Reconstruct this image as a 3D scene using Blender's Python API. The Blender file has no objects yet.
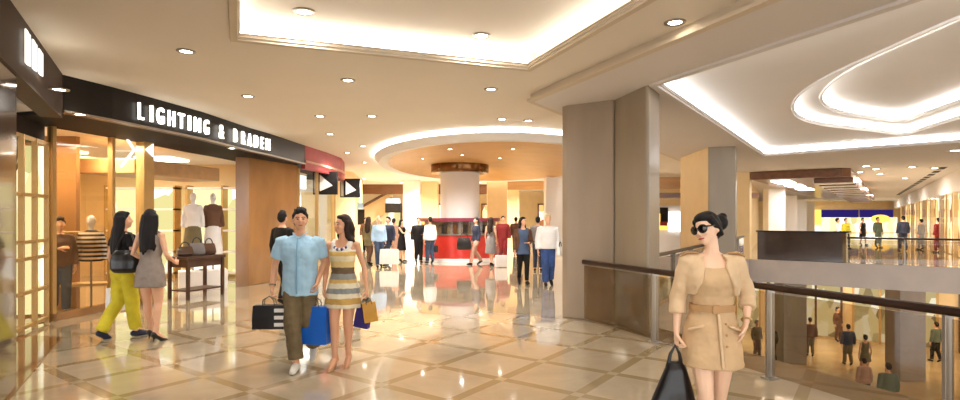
import bpy, math, random
from math import sin, cos, pi, radians, sqrt
from mathutils import Vector, Matrix, geometry
random.seed(7)
SC = bpy.context.scene
COL = SC.collection
CAMH = 1.68
F = 550.0

# ------------------------------------------------------------------ helpers
def s2l(c):
    return tuple((x/12.92 if x <= .04045 else ((x+.055)/1.055)**2.4) for x in c)

def rgb(r, g, b):
    return s2l((r/255, g/255, b/255)) + (1,)

def plan(px, Y):
    return (px-480)/F*Y

def tag(o, label=None, cat=None, group=None, kind=None):
    if label: o['label'] = label
    if cat: o['category'] = cat
    if group: o['group'] = group
    if kind: o['kind'] = kind
    return o

def empty(name, loc=(0, 0, 0), rz=0, label=None, cat=None, group=None):
    o = bpy.data.objects.new(name, None)
    o.location = loc
    o.rotation_euler = (0, 0, rz)
    o.empty_display_size = .1
    COL.objects.link(o)
    return tag(o, label, cat, group)

def copy_tree(o, parent=None):
    c = o.copy()
    COL.objects.link(c)
    if parent is not None:
        c.parent = parent
    for ch in list(o.children):
        copy_tree(ch, c)
    return c

class MB:
    def __init__(self, off=(0, 0, 0), s=1.0):
        self.v = []; self.f = []; self.off = Vector(off); self.s = s
    def add(self, vs, fs):
        b = len(self.v)
        self.v += [Vector(p) for p in vs]
        self.f += [tuple(i+b for i in f) for f in fs]
    def box(self, x0, x1, y0, y1, z0, z1, M=None):
        vs = [Vector((x, y, z)) for z in (z0, z1) for y in (y0, y1) for x in (x0, x1)]
        if M is not None: vs = [M @ p for p in vs]
        self.add(vs, [(0, 2, 3, 1), (4, 5, 7, 6), (0, 1, 5, 4), (2, 6, 7, 3), (0, 4, 6, 2), (1, 3, 7, 5)])
    def bar(self, a, b, w, z0, z1, shift=0):
        """wall-like box along plan segment a-b, thickness w, heights z0..z1, shifted sideways"""
        a = Vector((a[0], a[1])); b = Vector((b[0], b[1]))
        d = (b-a).normalized(); n = Vector((-d.y, d.x))
        a0 = a+n*(shift-w/2); a1 = a+n*(shift+w/2); b0 = b+n*(shift-w/2); b1 = b+n*(shift+w/2)
        self.prism([a0, b0, b1, a1], z0, z1)
    def prism(self, poly, z0, z1):
        n = len(poly)
        area = sum(poly[i][0]*poly[(i+1) % n][1]-poly[(i+1) % n][0]*poly[i][1] for i in range(n))
        if area < 0: poly = list(reversed(poly))
        vs = [(p[0], p[1], z0) for p in poly]+[(p[0], p[1], z1) for p in poly]
        fs = [tuple(range(n-1, -1, -1)), tuple(range(n, 2*n))]
        fs += [(i, (i+1) % n, n+(i+1) % n, n+i) for i in range(n)]
        self.add(vs, fs)
    def rings(self, rs, cap=True):
        n = len(rs[0]); vs = [p for r in rs for p in r]; fs = []
        for k in range(len(rs)-1):
            for i in range(n):
                j = (i+1) % n
                fs.append((k*n+i, k*n+j, (k+1)*n+j, (k+1)*n+i))
        if cap:
            fs.append(tuple(range(n-1, -1, -1)))
            m = (len(rs)-1)*n
            fs.append(tuple(range(m, m+n)))
        self.add(vs, fs)
    def loft(self, secs, n=20):
        """secs: (z, cx, cy, rx, ry) horizontal ellipses"""
        self.rings([[Vector((cx+rx*sin(t), cy-ry*cos(t), z)) for t in (2*pi*i/n for i in range(n))] for z, cx, cy, rx, ry in secs])
    def tube(self, pts, rad, n=12, round_ends=True, flat=1.0, flat_axis=None):
        pts = [Vector(p) for p in pts]
        if not hasattr(rad, '__len__'): rad = [rad]*len(pts)
        rad = list(rad)
        if round_ends:
            d0 = (pts[0]-pts[1]).normalized(); d1 = (pts[-1]-pts[-2]).normalized()
            r0, r1 = rad[0], rad[-1]
            pts = [pts[0]+d0*r0*.95, pts[0]+d0*r0*.6]+pts+[pts[-1]+d1*r1*.6, pts[-1]+d1*r1*.95]
            rad = [r0*.3, r0*.8]+rad+[r1*.8, r1*.3]
        up = None; rs = []
        for i, p in enumerate(pts):
            a = pts[max(i-1, 0)]; b = pts[min(i+1, len(pts)-1)]
            d = (b-a).normalized()
            if up is None:
                up = Vector(flat_axis) if flat_axis else (Vector((0, 0, 1)) if abs(d.z) < .9 else Vector((0, 1, 0)))
            x = d.cross(up)
            if x.length < 1e-4: x = d.cross(Vector((1, 0, 0)))
            x.normalize(); y = x.cross(d).normalized(); up = y
            rs.append([p+x*cos(2*pi*k/n)*rad[i]+y*sin(2*pi*k/n)*rad[i]*flat for k in range(n)])
        self.rings(rs)
    def ball(self, c, r, M=None, nu=16, nv=10):
        c = Vector(c)
        if not hasattr(r, '__len__'): r = (r, r, r)
        rs = []
        for j in range(nv+1):
            ph = -pi/2+pi*j/nv
            cc = max(cos(ph), .02)
            rs.append([Vector((r[0]*cc*cos(2*pi*i/nu), r[1]*cc*sin(2*pi*i/nu), r[2]*sin(ph))) for i in range(nu)])
        rs = [[(M @ p if M is not None else p)+c for p in q] for q in rs]
        self.rings(rs)
    def shell(self, secs, th, n=24):
        """open-front shell: secs = (z, cx, cy, rx, ry, half_gap_angle)"""
        outer = []; inner = []
        for z, cx, cy, rx, ry, g in secs:
            ts = [g+(2*pi-2*g)*i/(n-1) for i in range(n)]
            outer.append([Vector((cx+rx*sin(t), cy-ry*cos(t), z)) for t in ts])
            inner.append([Vector((cx+(rx-th)*sin(t), cy-(ry-th)*cos(t), z)) for t in reversed(ts)])
        self.rings([o+i for o, i in zip(outer, inner)])
    def poly_holes(self, outer, holes, z, down=False):
        loops = [[Vector((p[0], p[1], 0)) for p in l] for l in [outer]+holes]
        tris = geometry.tessellate_polygon(loops)
        flat = [p for l in loops for p in l]
        fs = []
        for t in tris:
            a, b, c = (flat[i] for i in t)
            up = (b-a).cross(c-a).z > 0
            fs.append(tuple(t) if up != down else tuple(reversed(t)))
        self.add([(p.x, p.y, z) for p in flat], fs)
    def sweep(self, path, prof, closed=False):
        """sweep a profile [(outward, z)] along a plan path (outward = right of travel)"""
        m = len(path); P = [Vector((p[0], p[1])) for p in path]; rs = []
        for i in range(m):
            a = P[(i-1) % m] if (closed or i > 0) else None
            b = P[(i+1) % m] if (closed or i < m-1) else None
            d1 = (P[i]-a).normalized() if a is not None else None
            d2 = (b-P[i]).normalized() if b is not None else None
            if d1 is None: d1 = d2
            if d2 is None: d2 = d1
            n1 = Vector((d1.y, -d1.x)); n2 = Vector((d2.y, -d2.x))
            nn = (n1+n2).normalized(); k = 1/max(nn.dot(n1), .35)
            rs.append([Vector((P[i].x+nn.x*o*k, P[i].y+nn.y*o*k, z)) for o, z in prof])
        if closed: rs.append([p.copy() for p in rs[0]])
        self.rings(rs, cap=not closed)
    def build(self, name, mat, parent=None, smooth=False, kind=None, bevel=0, vox=None, sm=2, world=False, sharp=None):
        me = bpy.data.meshes.new(name)
        off = self.off.copy()
        if world and parent is not None: off = -parent.location
        me.from_pydata([tuple((p*self.s)+off) for p in self.v], [], self.f)
        me.validate()
        import bmesh
        bm = bmesh.new(); bm.from_mesh(me)
        if len(bm.faces) < 60000: bmesh.ops.recalc_face_normals(bm, faces=bm.faces) if not getattr(self, 'keep', False) else None
        bm.to_mesh(me); bm.free()
        if mat is not None: me.materials.append(mat)
        o = bpy.data.objects.new(name, me)
        COL.objects.link(o)
        if parent is not None: o.parent = parent
        if kind: o['kind'] = kind
        if vox:
            r = o.modifiers.new('m', 'REMESH'); r.mode = 'VOXEL'; r.voxel_size = vox; r.use_smooth_shade = True
            if sm:
                s = o.modifiers.new('s', 'SMOOTH'); s.factor = .5; s.iterations = sm
        elif smooth:
            me.polygons.foreach_set('use_smooth', [True]*len(me.polygons))
            if sharp: me.set_sharp_from_angle(angle=radians(sharp))
        if bevel:
            b = o.modifiers.new('b', 'BEVEL'); b.width = bevel; b.segments = 2; b.limit_method = 'ANGLE'
        return o

# ------------------------------------------------------------------ materials
class NT:
    def __init__(self, name):
        m = bpy.data.materials.new(name); m.use_nodes = True
        self.m = m; self.t = m.node_tree; self.t.nodes.clear()
        self.out = self.n('ShaderNodeOutputMaterial')
    def n(self, ty, **kw):
        x = self.t.nodes.new(ty)
        for k, v in kw.items(): setattr(x, k, v)
        return x
    def link(self, a, b): self.t.links.new(a, b)
    def set(self, sock, v):
        if hasattr(v, 'links') or isinstance(v, bpy.types.NodeSocket): self.link(v, sock)
        else: sock.default_value = v
    def math(self, op, a, b=0.0, c=None):
        x = self.n('ShaderNodeMath', operation=op)
        self.set(x.inputs[0], a); self.set(x.inputs[1], b)
        if c is not None: self.set(x.inputs[2], c)
        return x.outputs[0]
    def mix(self, f, a, b):
        x = self.n('ShaderNodeMix', data_type='RGBA')
        self.set(x.inputs[0], f); self.set(x.inputs[6], a); self.set(x.inputs[7], b)
        return x.outputs[2]
    def ramp(self, f, stops, const=False):
        x = self.n('ShaderNodeValToRGB'); e = x.color_ramp.elements
        if const: x.color_ramp.interpolation = 'CONSTANT'
        while len(e) < len(stops): e.new(.5)
        for i, (p, c) in enumerate(stops): e[i].position = p; e[i].color = c
        self.set(x.inputs[0], f)
        return x.outputs[0]
    def coord(self, scale=(1, 1, 1), rot=(0, 0, 0), loc=(0, 0, 0), kind='Object'):
        c = self.n('ShaderNodeTexCoord'); mp = self.n('ShaderNodeMapping')
        mp.inputs['Scale'].default_value = scale; mp.inputs['Rotation'].default_value = rot; mp.inputs['Location'].default_value = loc
        self.link(c.outputs[kind], mp.inputs[0])
        return mp.outputs[0]
    def noise(self, vec, scale=5, detail=4, rough=.5, dist=0):
        x = self.n('ShaderNodeTexNoise'); self.link(vec, x.inputs['Vector'])
        x.inputs['Scale'].default_value = scale; x.inputs['Detail'].default_value = detail
        x.inputs['Roughness'].default_value = rough; x.inputs['Distortion'].default_value = dist
        return x.outputs['Fac']
    def bsdf(self, col, rough=.5, metal=0, spec=.5, coat=0, coat_rough=.05, emit=None, estr=0, bump=None, bs=.1):
        p = self.n('ShaderNodeBsdfPrincipled')
        self.set(p.inputs['Base Color'], col); self.set(p.inputs['Roughness'], rough)
        p.inputs['Metallic'].default_value = metal; p.inputs['Specular IOR Level'].default_value = spec
        p.inputs['Coat Weight'].default_value = coat; p.inputs['Coat Roughness'].default_value = coat_rough
        if emit is not None:
            self.set(p.inputs['Emission Color'], emit); p.inputs['Emission Strength'].default_value = estr
        if bump is not None:
            b = self.n('ShaderNodeBump'); b.inputs['Strength'].default_value = bs; self.link(bump, b.inputs['Height'])
            self.link(b.outputs[0], p.inputs['Normal'])
        self.link(p.outputs[0], self.out.inputs[0])
        return self.m

def mat(name, c, rough=.5, metal=0, var=.08, scale=6, spec=.5, coat=0, stretch=(1, 1, 1), bs=0, coat_rough=.05):
    t = NT(name)
    nz = t.noise(t.coord(stretch), scale)
    a = tuple(max(0, x*(1-var)) for x in c[:3])+(1,); b = tuple(min(1, x*(1+var)) for x in c[:3])+(1,)
    return t.bsdf(t.ramp(nz, [(.3, a), (.7, b)]), rough, metal, spec, coat, coat_rough, bump=nz if bs else None, bs=bs)

def emis(name, c, s):
    t = NT(name)
    e = t.n('ShaderNodeEmission'); e.inputs[0].default_value = c; e.inputs[1].default_value = s
    t.link(e.outputs[0], t.out.inputs[0])
    return t.m

def glass(name, tint, refl=1.0, rough=.02, ior=1.5):
    t = NT(name)
    tr = t.n('ShaderNodeBsdfTransparent'); tr.inputs[0].default_value = tint
    gl = t.n('ShaderNodeBsdfGlossy'); gl.inputs['Roughness'].default_value = rough
    fr = t.n('ShaderNodeFresnel'); fr.inputs[0].default_value = ior
    ge = t.n('ShaderNodeNewGeometry')
    f = t.math('MULTIPLY', t.math('MULTIPLY', fr.outputs[0], refl), t.math('SUBTRACT', 1.0, ge.outputs['Backfacing']))
    mx = t.n('ShaderNodeMixShader'); t.link(f, mx.inputs[0]); t.link(tr.outputs[0], mx.inputs[1]); t.link(gl.outputs[0], mx.inputs[2])
    t.link(mx.outputs[0], t.out.inputs[0])
    return t.m

def floor_mat(name, tile, band, sq, pitch, rough, anchor, ang, var=.12):
    t = NT(name)
    co = t.n('ShaderNodeTexCoord').outputs['Object']
    sep = t.n('ShaderNodeSeparateXYZ'); t.link(co, sep.inputs[0])
    x = t.math('SUBTRACT', sep.outputs[0], anchor[0]); y = t.math('SUBTRACT', sep.outputs[1], anchor[1])
    c, s = cos(ang), sin(ang)
    u = t.math('ADD', t.math('MULTIPLY', x, c), t.math('MULTIPLY', y, s))
    v = t.math('ADD', t.math('MULTIPLY', x, -s), t.math('MULTIPLY', y, c))
    def bandf(w):
        d = t.math('PINGPONG', w, pitch/2)      # 0 at lines
        return t.math('LESS_THAN', d, .055)
    bu, bv = bandf(u), bandf(v)
    b = t.math('MAXIMUM', bu, bv); q = t.math('MULTIPLY', bu, bv)
    # every tile a slightly different slab
    iu = t.math('FLOOR', t.math('DIVIDE', u, pitch)); iv = t.math('FLOOR', t.math('DIVIDE', v, pitch))
    cmb = t.n('ShaderNodeCombineXYZ'); t.link(iu, cmb.inputs[0]); t.link(iv, cmb.inputs[1])
    wn = t.n('ShaderNodeTexWhiteNoise'); t.link(cmb.outputs[0], wn.inputs['Vector'])
    nz = t.noise(co, 2.5, 6, .6, 1.2)
    f = t.math('ADD', t.math('MULTIPLY', nz, .7), t.math('MULTIPLY', wn.outputs[0], .3))
    lo = tuple(k*(1-var) for k in tile[:3])+(1,); hi = tuple(min(1, k*(1+var)) for k in tile[:3])+(1,)
    tc = t.ramp(f, [(.3, lo), (.7, hi)])
    col = t.mix(q, t.mix(b, tc, band), sq)
    return t.bsdf(col, rough, 0, .6, .6, .03)

M = {}
M['floor'] = floor_mat('polished_stone_floor', rgb(186, 170, 144), rgb(160, 140, 106), rgb(180, 164, 134), .87, .07, (.22, 5.74), radians(54.5))
M['floor_low'] = mat('lower_floor_stone', rgb(190, 165, 125), .1, var=.15, scale=1)
M['threshold'] = mat('brown_threshold_stone', rgb(120, 78, 48), .1, var=.2, scale=3, coat=.5)
M['ceil'] = mat('ceiling_plaster', rgb(228, 218, 203), .75, var=.015, scale=1)
M['soffit'] = mat('grey_plaster', rgb(214, 207, 201), .75, var=.015, scale=1)
M['white'] = mat('white_plaster', rgb(238, 234, 230), .7, var=.015, scale=1)
M['trim'] = mat('cornice_plaster', rgb(206, 190, 166), .6, var=.02, scale=2)
M['cream'] = mat('cream_wall', rgb(228, 200, 150), .6, var=.04, scale=2)
M['stone'] = mat('column_travertine', rgb(150, 132, 112), .32, var=.12, scale=2.2, stretch=(1, 1, .25), coat=.15, coat_rough=.2)
M['stone2'] = mat('column_grey_stone', rgb(142, 128, 108), .35, var=.1, scale=2.2, stretch=(1, 1, .25), coat=.1, coat_rough=.2)
M['fascia'] = mat('slab_edge_stone', rgb(188, 176, 166), .3, var=.06, scale=1.5)
M['brownstone'] = mat('brown_polished_stone', rgb(84, 56, 38), .15, var=.25, scale=2.5, coat=.5)
M['honey'] = mat('honey_stone_panel', rgb(152, 110, 68), .18, var=.16, scale=2, stretch=(1, 1, .4), coat=.4)
M['black'] = mat('black_gloss_panel', rgb(20, 15, 12), .35, var=.2, spec=.3)
M['blackm'] = mat('black_matt', rgb(24, 20, 19), .7, var=.2, spec=.25)
M['red'] = mat('red_gloss_panel', rgb(150, 34, 34), .45, var=.1)
M['redk'] = mat('kiosk_red_panel', rgb(176, 42, 30), .3, var=.08, coat=.3)
M['signdim'] = emis('blurred_lit_letters', (1, .96, .86, 1), 1.5)
M['bronze'] = mat('bronze_rail', rgb(58, 40, 30), .28, .6, var=.1)
M['steel'] = mat('brushed_steel', rgb(150, 142, 132), .3, .8, var=.05)
M['signpanel'] = mat('brown_sign_panel', rgb(62, 44, 33), .55, var=.15, spec=.3)
M['gold'] = mat('gold_leaf', rgb(192, 146, 80), .45, .1, var=.08, scale=1.2)
M['goldd'] = mat('bronze_collar', rgb(120, 80, 40), .18, .7, var=.1)
M['frame'] = mat('gold_window_frame', rgb(190, 152, 92), .35, .3, var=.05)
M['wood'] = mat('walnut_wood', rgb(112, 72, 44), .35, var=.25, scale=4, stretch=(.3, 2, 2), coat=.2)
M['woodl'] = mat('oak_soffit', rgb(182, 138, 88), .45, var=.12, scale=3, stretch=(.3, 2, 2))
M['dwood'] = mat('dark_table_wood', rgb(76, 48, 32), .4, var=.2, scale=5)
M['parapet'] = mat('dark_parapet_stone', rgb(66, 50, 40), .14, var=.2, scale=1.5, coat=.4)
M['glass'] = glass('clear_glass', (.93, .95, .93, 1), 1.0)
M['fglass'] = glass('far_shop_glass', (.97, .96, .93, 1), .3)
M['bglass'] = glass('warm_shop_glass', (.93, .85, .72, 1), 1.6)
M['rail_glass'] = glass('balustrade_glass', (.76, .70, .61, 1), 1.6)
M['led'] = emis('led_strip', (1, .96, .90, 1), 10)
M['ledw'] = emis('led_strip_white', (1, 1, 1, 1), 30)
M['ledo'] = emis('led_strip_oval', (1, .98, .95, 1), 12)
M['lens'] = emis('downlight_lens', (1, .9, .74, 1), 22)
M['sign'] = emis('lit_letters', (1, .95, .84, 1), 3.2)
M['shoplight'] = emis('shop_light_panel', (1, .9, .74, 1), 5)
M['screenw'] = emis('white_screen', (1, .98, .95, 1), 1.6)
M['yellowlit'] = emis('yellow_lit_panel', (1, .62, .1, 1), 1.6)
M['bluelit'] = emis('purple_lit_panel', (.04, .025, .22, 1), .55)
M['skin'] = mat('skin', rgb(224, 172, 138), .5, var=.04)
M['skint'] = mat('tanned_skin', rgb(222, 166, 130), .5, var=.04)
M['skinp'] = mat('pale_skin', rgb(236, 196, 166), .5, var=.03)
M['lip'] = mat('lips', rgb(176, 74, 66), .4)
M['eye'] = mat('eye_dark', rgb(40, 28, 22), .2)
M['hair'] = mat('black_hair', rgb(18, 12, 11), .6, var=.3, scale=30, stretch=(3, 3, .4), bs=.4, spec=.3)
M['hairb'] = mat('brown_hair', rgb(44, 27, 19), .6, var=.3, scale=30, stretch=(3, 3, .4), bs=.4, spec=.3)
M['hairg'] = mat('blond_grey_hair', rgb(206, 184, 150), .5, var=.15, scale=30)
M['tan'] = mat('tan_cotton', rgb(204, 171, 130), .75, var=.1, scale=7, bs=.3)
M['tan2'] = mat('tan_cotton_jacket', rgb(216, 186, 148), .75, var=.08, scale=7, bs=.3)
M['tand'] = mat('tan_belt', rgb(178, 138, 92), .6, var=.08)
M['shirt'] = mat('light_blue_cotton', rgb(168, 208, 234), .75, var=.09, scale=9, bs=.3)
M['khaki'] = mat('khaki_cotton', rgb(112, 96, 66), .8, var=.25, scale=9, bs=.3)
M['yellow'] = mat('yellow_cotton', rgb(206, 190, 40), .75, var=.12, scale=8, bs=.3)
M['greyd'] = mat('grey_jersey', rgb(138, 124, 114), .7, var=.12, scale=10, bs=.3)
M['navy'] = mat('navy_cloth', rgb(34, 40, 62), .7, var=.2)
M['denim'] = mat('denim', rgb(44, 70, 124), .8, var=.3, scale=8)
M['denimd'] = mat('dark_denim', rgb(50, 62, 84), .8, var=.2, scale=8)
M['whitec'] = mat('white_knit', rgb(226, 222, 220), .8, var=.06)
M['bluec'] = mat('pale_blue_cloth', rgb(160, 190, 220), .8, var=.06)
M['olive'] = mat('olive_cloth', rgb(112, 100, 68), .8, var=.15)
M['pinkc'] = mat('pinkish_cloth', rgb(190, 150, 130), .8, var=.1)
M['redc'] = mat('dark_red_cloth', rgb(130, 30, 30), .8, var=.1)
M['greenc'] = mat('grey_green_cloth', rgb(92, 104, 88), .8, var=.1)
M['greyc'] = mat('grey_cloth', rgb(128, 122, 120), .8, var=.1)
M['tunic'] = mat('blue_grey_tunic', rgb(72, 90, 120), .8, var=.15)
M['brownc'] = mat('brown_cloth', rgb(98, 66, 46), .8, var=.15)
M['bagblue'] = mat('blue_paper', rgb(14, 100, 206), .45, var=.06)
M['bagblack'] = mat('black_paper', rgb(26, 24, 25), .4, var=.1)
M['bagwhite'] = mat('white_paper', rgb(238, 234, 232), .5, var=.03)
M['bagyel'] = mat('ochre_paper', rgb(198, 144, 40), .5, var=.08)
M['bagpur'] = mat('purple_paper', rgb(52, 40, 124), .5, var=.08)
M['bagaqua'] = mat('pale_aqua_paper', rgb(178, 226, 224), .5, var=.04)
M['leather'] = mat('black_leather', rgb(20, 17, 17), .3, var=.25, scale=12, bs=.3)
M['shoew'] = mat('white_canvas', rgb(220, 216, 206), .6)
M['shoeb'] = mat('beige_leather', rgb(206, 150, 108), .4)
M['lensd'] = mat('dark_lens', rgb(10, 8, 8), .06, coat=.5)
M['metal'] = mat('watch_metal', rgb(150, 140, 125), .25, .9)

def stripes(name, stops, ax=2, scale=1.0, noise=.02):
    t = NT(name)
    co = t.coord()
    sep = t.n('ShaderNodeSeparateXYZ'); t.link(co, sep.inputs[0])
    z = t.math('ADD', sep.outputs[ax], t.math('MULTIPLY', t.math('SUBTRACT', t.noise(co, 22, 3), .5), noise))
    return t.bsdf(t.ramp(t.math('DIVIDE', z, scale), stops, True), .75)

# ------------------------------------------------------------------ plan geometry
Hc = 3.70      # corridor ceiling
Hs = 3.57      # beams and soffits
u1 = Vector((.3743, -.9273)); n1 = Vector((.9273, .3743))
L1p = Vector((1.74, 8.95))
def on1(t, off=0): return L1p+u1*t+n1*off
C2 = Vector((3.1, 10.0)); Cc = Vector((11.0, 22.5)); u2 = (Cc-C2).normalized(); n2 = Vector((u2.y, -u2.x))
u3 = Vector((.8, -.6)); n3 = Vector((.6, .8))
def on2(t, off=0): return C2+u2*t+n2*off
def on3(t, off=0): return Cc+u3*t+n3*off

void = [on1(14, .72), on1(-.2, .72), on2(-.9), Cc, on3(16), on3(16)+Vector((4, -14))]
W = MB(); W.poly_holes([(-16, -6), (66, -6), (66, 80), (-16, 80)], [void], 0)
fl = W.build('floor', M['floor'], kind='structure')
# slab edges round the void
m = MB()
m.bar(on1(14, .64), on1(-.2, .64), .16, -.9, -.004); m.bar(on1(-.2, .64), on2(-.9, -.08), .16, -.9, -.004)
m.bar(on2(-.9, -.08), on2((Cc-C2).length, -.08), .16, -.9, -.004)
m.bar(on3(0, .08), on3(16, .08), .16, -.9, -.004)
m.build('trim_slab_edge', M['fascia'], kind='structure')
W = MB(); W.poly_holes([(-4, -6), (66, -6), (66, 80), (-4, 80)], [void], -.9, True)
W.build('ceiling_lower', M['white'], kind='structure')
W = MB(); W.add([(-4, -6, -4.6), (66, -6, -4.6), (66, 80, -4.6), (-4, 80, -4.6)], [(0, 1, 2, 3)])
W.build('floor_lower', M['floor_low'], kind='structure')

# fascia line of the shops on the left (plan), from near to far
FL = [(-5.88, 7.75), (-5.67, 8.48), (-5.5, 9.29), (-5.28, 10.5), (-5.16, 12.35), (-5.03, 13.2), (-4.9, 15.0), (-4.72, 17.0), (-4.68, 18.6), (-4.9, 19.9), (-5.5, 20.9), (-6.4, 21.6)]
W0a, W0b = Vector((-2.86, 2.5)), Vector((-5.86, 7.72))

# ------------------------------------------------------------------ ceilings
cv = [Vector((-2.68, 6.14)), Vector((.63, 7.35))]
cove = [cv[0], cv[1], cv[1]+Vector((.353, -.936))*8.5, cv[0]+Vector((.40, -.916))*8.5]
EC = (.5, 19.5); EA, EB = 3.9, 7.1
def ell(s=0, n=72): return [Vector((EC[0]+(EA+s)*cos(2*pi*i/n), EC[1]+(EB+s)*sin(2*pi*i/n))) for i in range(n)]
bl = lambda y: 1.96+(6.75-y)*.404       # left edge of the beam
br = lambda y: 2.49+(7.8-y)*.42
b_end = Vector((.88, 8.95))
bound = [Vector((bl(-6), -6)), b_end, on2(1.2, -1.35), on2(30, -1.35)]
far = bound[-1]
W = MB(); W.keep = True
W.poly_holes([(-16, -6), bound[0], bound[1], bound[2], bound[3], (far.x, 80), (-16, 80)], [cove, ell(-.6)], Hc, True)
W.build('ceiling', M['ceil'], kind='structure')
# soffit side with atrium opening
E = [Vector((br(-6), -6)), Vector((2.52, 7.75)), Vector((8.55, 16.5)), Vector((24, 2.2)), Vector((24, -6))]
W = MB(); W.keep = True
W.poly_holes([bound[0], bound[1], bound[2], bound[3], (far.x, 80), (66, 80), (66, 42), (27, 15), (27, -6)], [[p+Vector((0, .01)) if p.y < -5 else p for p in E]], Hs, True)
W.build('ceiling_soffit', M['soffit'], kind='structure')
W = MB()
prof = [(0, Hs), (-.10, Hs), (-.10, Hs+.04), (-.05, Hs+.06), (-.05, Hc+.02), (0, Hc+.02)]
W.sweep(bound, prof)
W.build('trim_beam_step', M['trim'], kind='structure')

def recess(name, path, z0, z1, out, cmat, tmat, led, closed=True, thick=.05, crown=.09, panel=True, ledh=.03, ledf=.45, lname=None, llabel=None):
    """path runs so that outward is to the right of travel (counter-clockwise seen from below)"""
    m = MB(); m.keep = False
    m.sweep(path, [(-.02, z0-.035), (crown, z0-.035), (crown, z0), (out, z0+.01), (out, z0+thick), (0, z0+thick), (-.03, z0+thick-.01)], closed)
    m.build('trim_'+name+'_cornice', tmat, kind='structure', bevel=.008)
    m = MB(); m.sweep(path, [(out, z0+thick), (out+.04, z0+thick), (out+.04, z1), (out, z1)], closed)
    m.build('trim_'+name+'_side', cmat, kind='structure')
    if panel:
        P = [Vector((p[0], p[1])) for p in path]; m = MB(); m.keep = True
        c = sum(P, Vector((0, 0)))/len(P)
        Q = [p+(p-c).normalized()*(abs(out)*2+.15) for p in P]
        m.poly_holes(Q, [], z1-.002, True); m.build('ceiling_'+name, cmat, kind='structure')
    m = MB(); m.sweep(path, [(out*ledf, z0+thick), (out*ledf+.04, z0+thick), (out*ledf+.04, z0+thick+ledh), (out*ledf, z0+thick+ledh)], closed)
    o = m.build('cove_light_strip', led)
    tag(o, llabel, 'cove light')

recess('cove', cove[::-1] if False else cove, Hc, Hc+.27, -.26, M['ceil'], M['trim'], M['led'], crown=-.10,
       llabel='rectangular warm light strip glowing round the tray ceiling above the corridor')
# atrium ceiling: outer recess
recess('atrium', [E[0], E[1], E[2], E[3], E[4]], Hs, Hs+.20, -.30, M['white'], M['soffit'], M['ledw'], closed=False, crown=-.12, panel=False,
       llabel='straight white light strip along the edges of the atrium ceiling')
# inner stepped recess in the atrium ceiling, outline rounded at its far left end
zA = Hs+.18
def rnd(poly, r=1.2, n=8):
    out = []; k = len(poly)
    for i in range(k):
        p = Vector(poly[i][:2]); a = Vector(poly[i-1][:2]); b = Vector(poly[(i+1) % k][:2]); rr = poly[i][2] if len(poly[i]) > 2 else r
        pa = p+(a-p).normalized()*rr; pb = p+(b-p).normalized()*rr
        for j in range(n+1):
            t = j/n; out.append(pa*(1-t)**2+p*2*t*(1-t)+pb*t*t)
    return out
def pz(px, py, z): Y = (z-CAMH)*F/(218-py); return (plan(px, Y), Y)
A = pz(905, 134, zA)
B = pz(796, 112, zA)
def inset(P, d):
    n = len(P); out = []
    for i in range(n):
        p0, p, p1 = (Vector(P[k % n][:2]) for k in (i-1, i, i+1))
        a = (p-p0).normalized(); b = (p1-p).normalized(); na = Vector((a.y, -a.x)); nb = Vector((b.y, -b.x)); m_ = (na+nb).normalized()
        q = p+m_*(d/max(.3, m_.dot(na))); out.append((q.x, q.y, P[i][2]))
    return out
raw = [(A[0], A[1], .22), (6.7, 11.75, 1.5), (5.1, 8.9, 1.5), (4.9, 5.2, .8), (5.6, 3.2, .6), (8.2, 3.2, .6), (9.75, 11.0, .5)]
if sum(raw[i][0]*raw[(i+1) % 7][1]-raw[(i+1) % 7][0]*raw[i][1] for i in range(7)) > 0: raw = raw[::-1]
inner = rnd(raw)
inner = [Vector(p) for p in inner]
if sum(inner[i].x*inner[(i+1) % len(inner)].y-inner[(i+1) % len(inner)].x*inner[i].y for i in range(len(inner))) > 0: inner = inner[::-1]
def shrink(P, d):
    n = len(P); out = []
    for i in range(n):
        d1 = (P[i]-P[i-1]); d2 = (P[(i+1) % n]-P[i]); t = (d1+d2).normalized(); nn = Vector((t.y, -t.x))
        out.append(P[i]+nn*d)
    return out
inner2 = [Vector(p) for p in rnd(inset(raw, .45))]; inner_out = [Vector(p) for p in rnd(inset(raw, -.25))]
W = MB(); W.keep = True
W.poly_holes([(br(-6)-.5, -6), (2.2, 7.75), (8.5, 17.0), (24.6, 2.2), (24.6, -6)], [inner], zA, True)
W.build('ceiling_atrium', M['white'], kind='structure')
recess('oval', inner, zA, zA+.17, -.18, M['white'], M['white'], M['ledo'], crown=-.05, panel=False,
       llabel='outer curved white light strip in the stepped atrium ceiling recess')
W = MB(); W.keep = True
W.poly_holes(inner_out, [inner2], zA+.165, True); W.build('ceiling_oval_step', M['white'], kind='structure')
recess('oval_top', inner2, zA+.165, zA+.36, -.18, M['white'], M['white'], M['ledo'], crown=-.05,
       llabel='inner curved white light strip in the stepped atrium ceiling recess')

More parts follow.
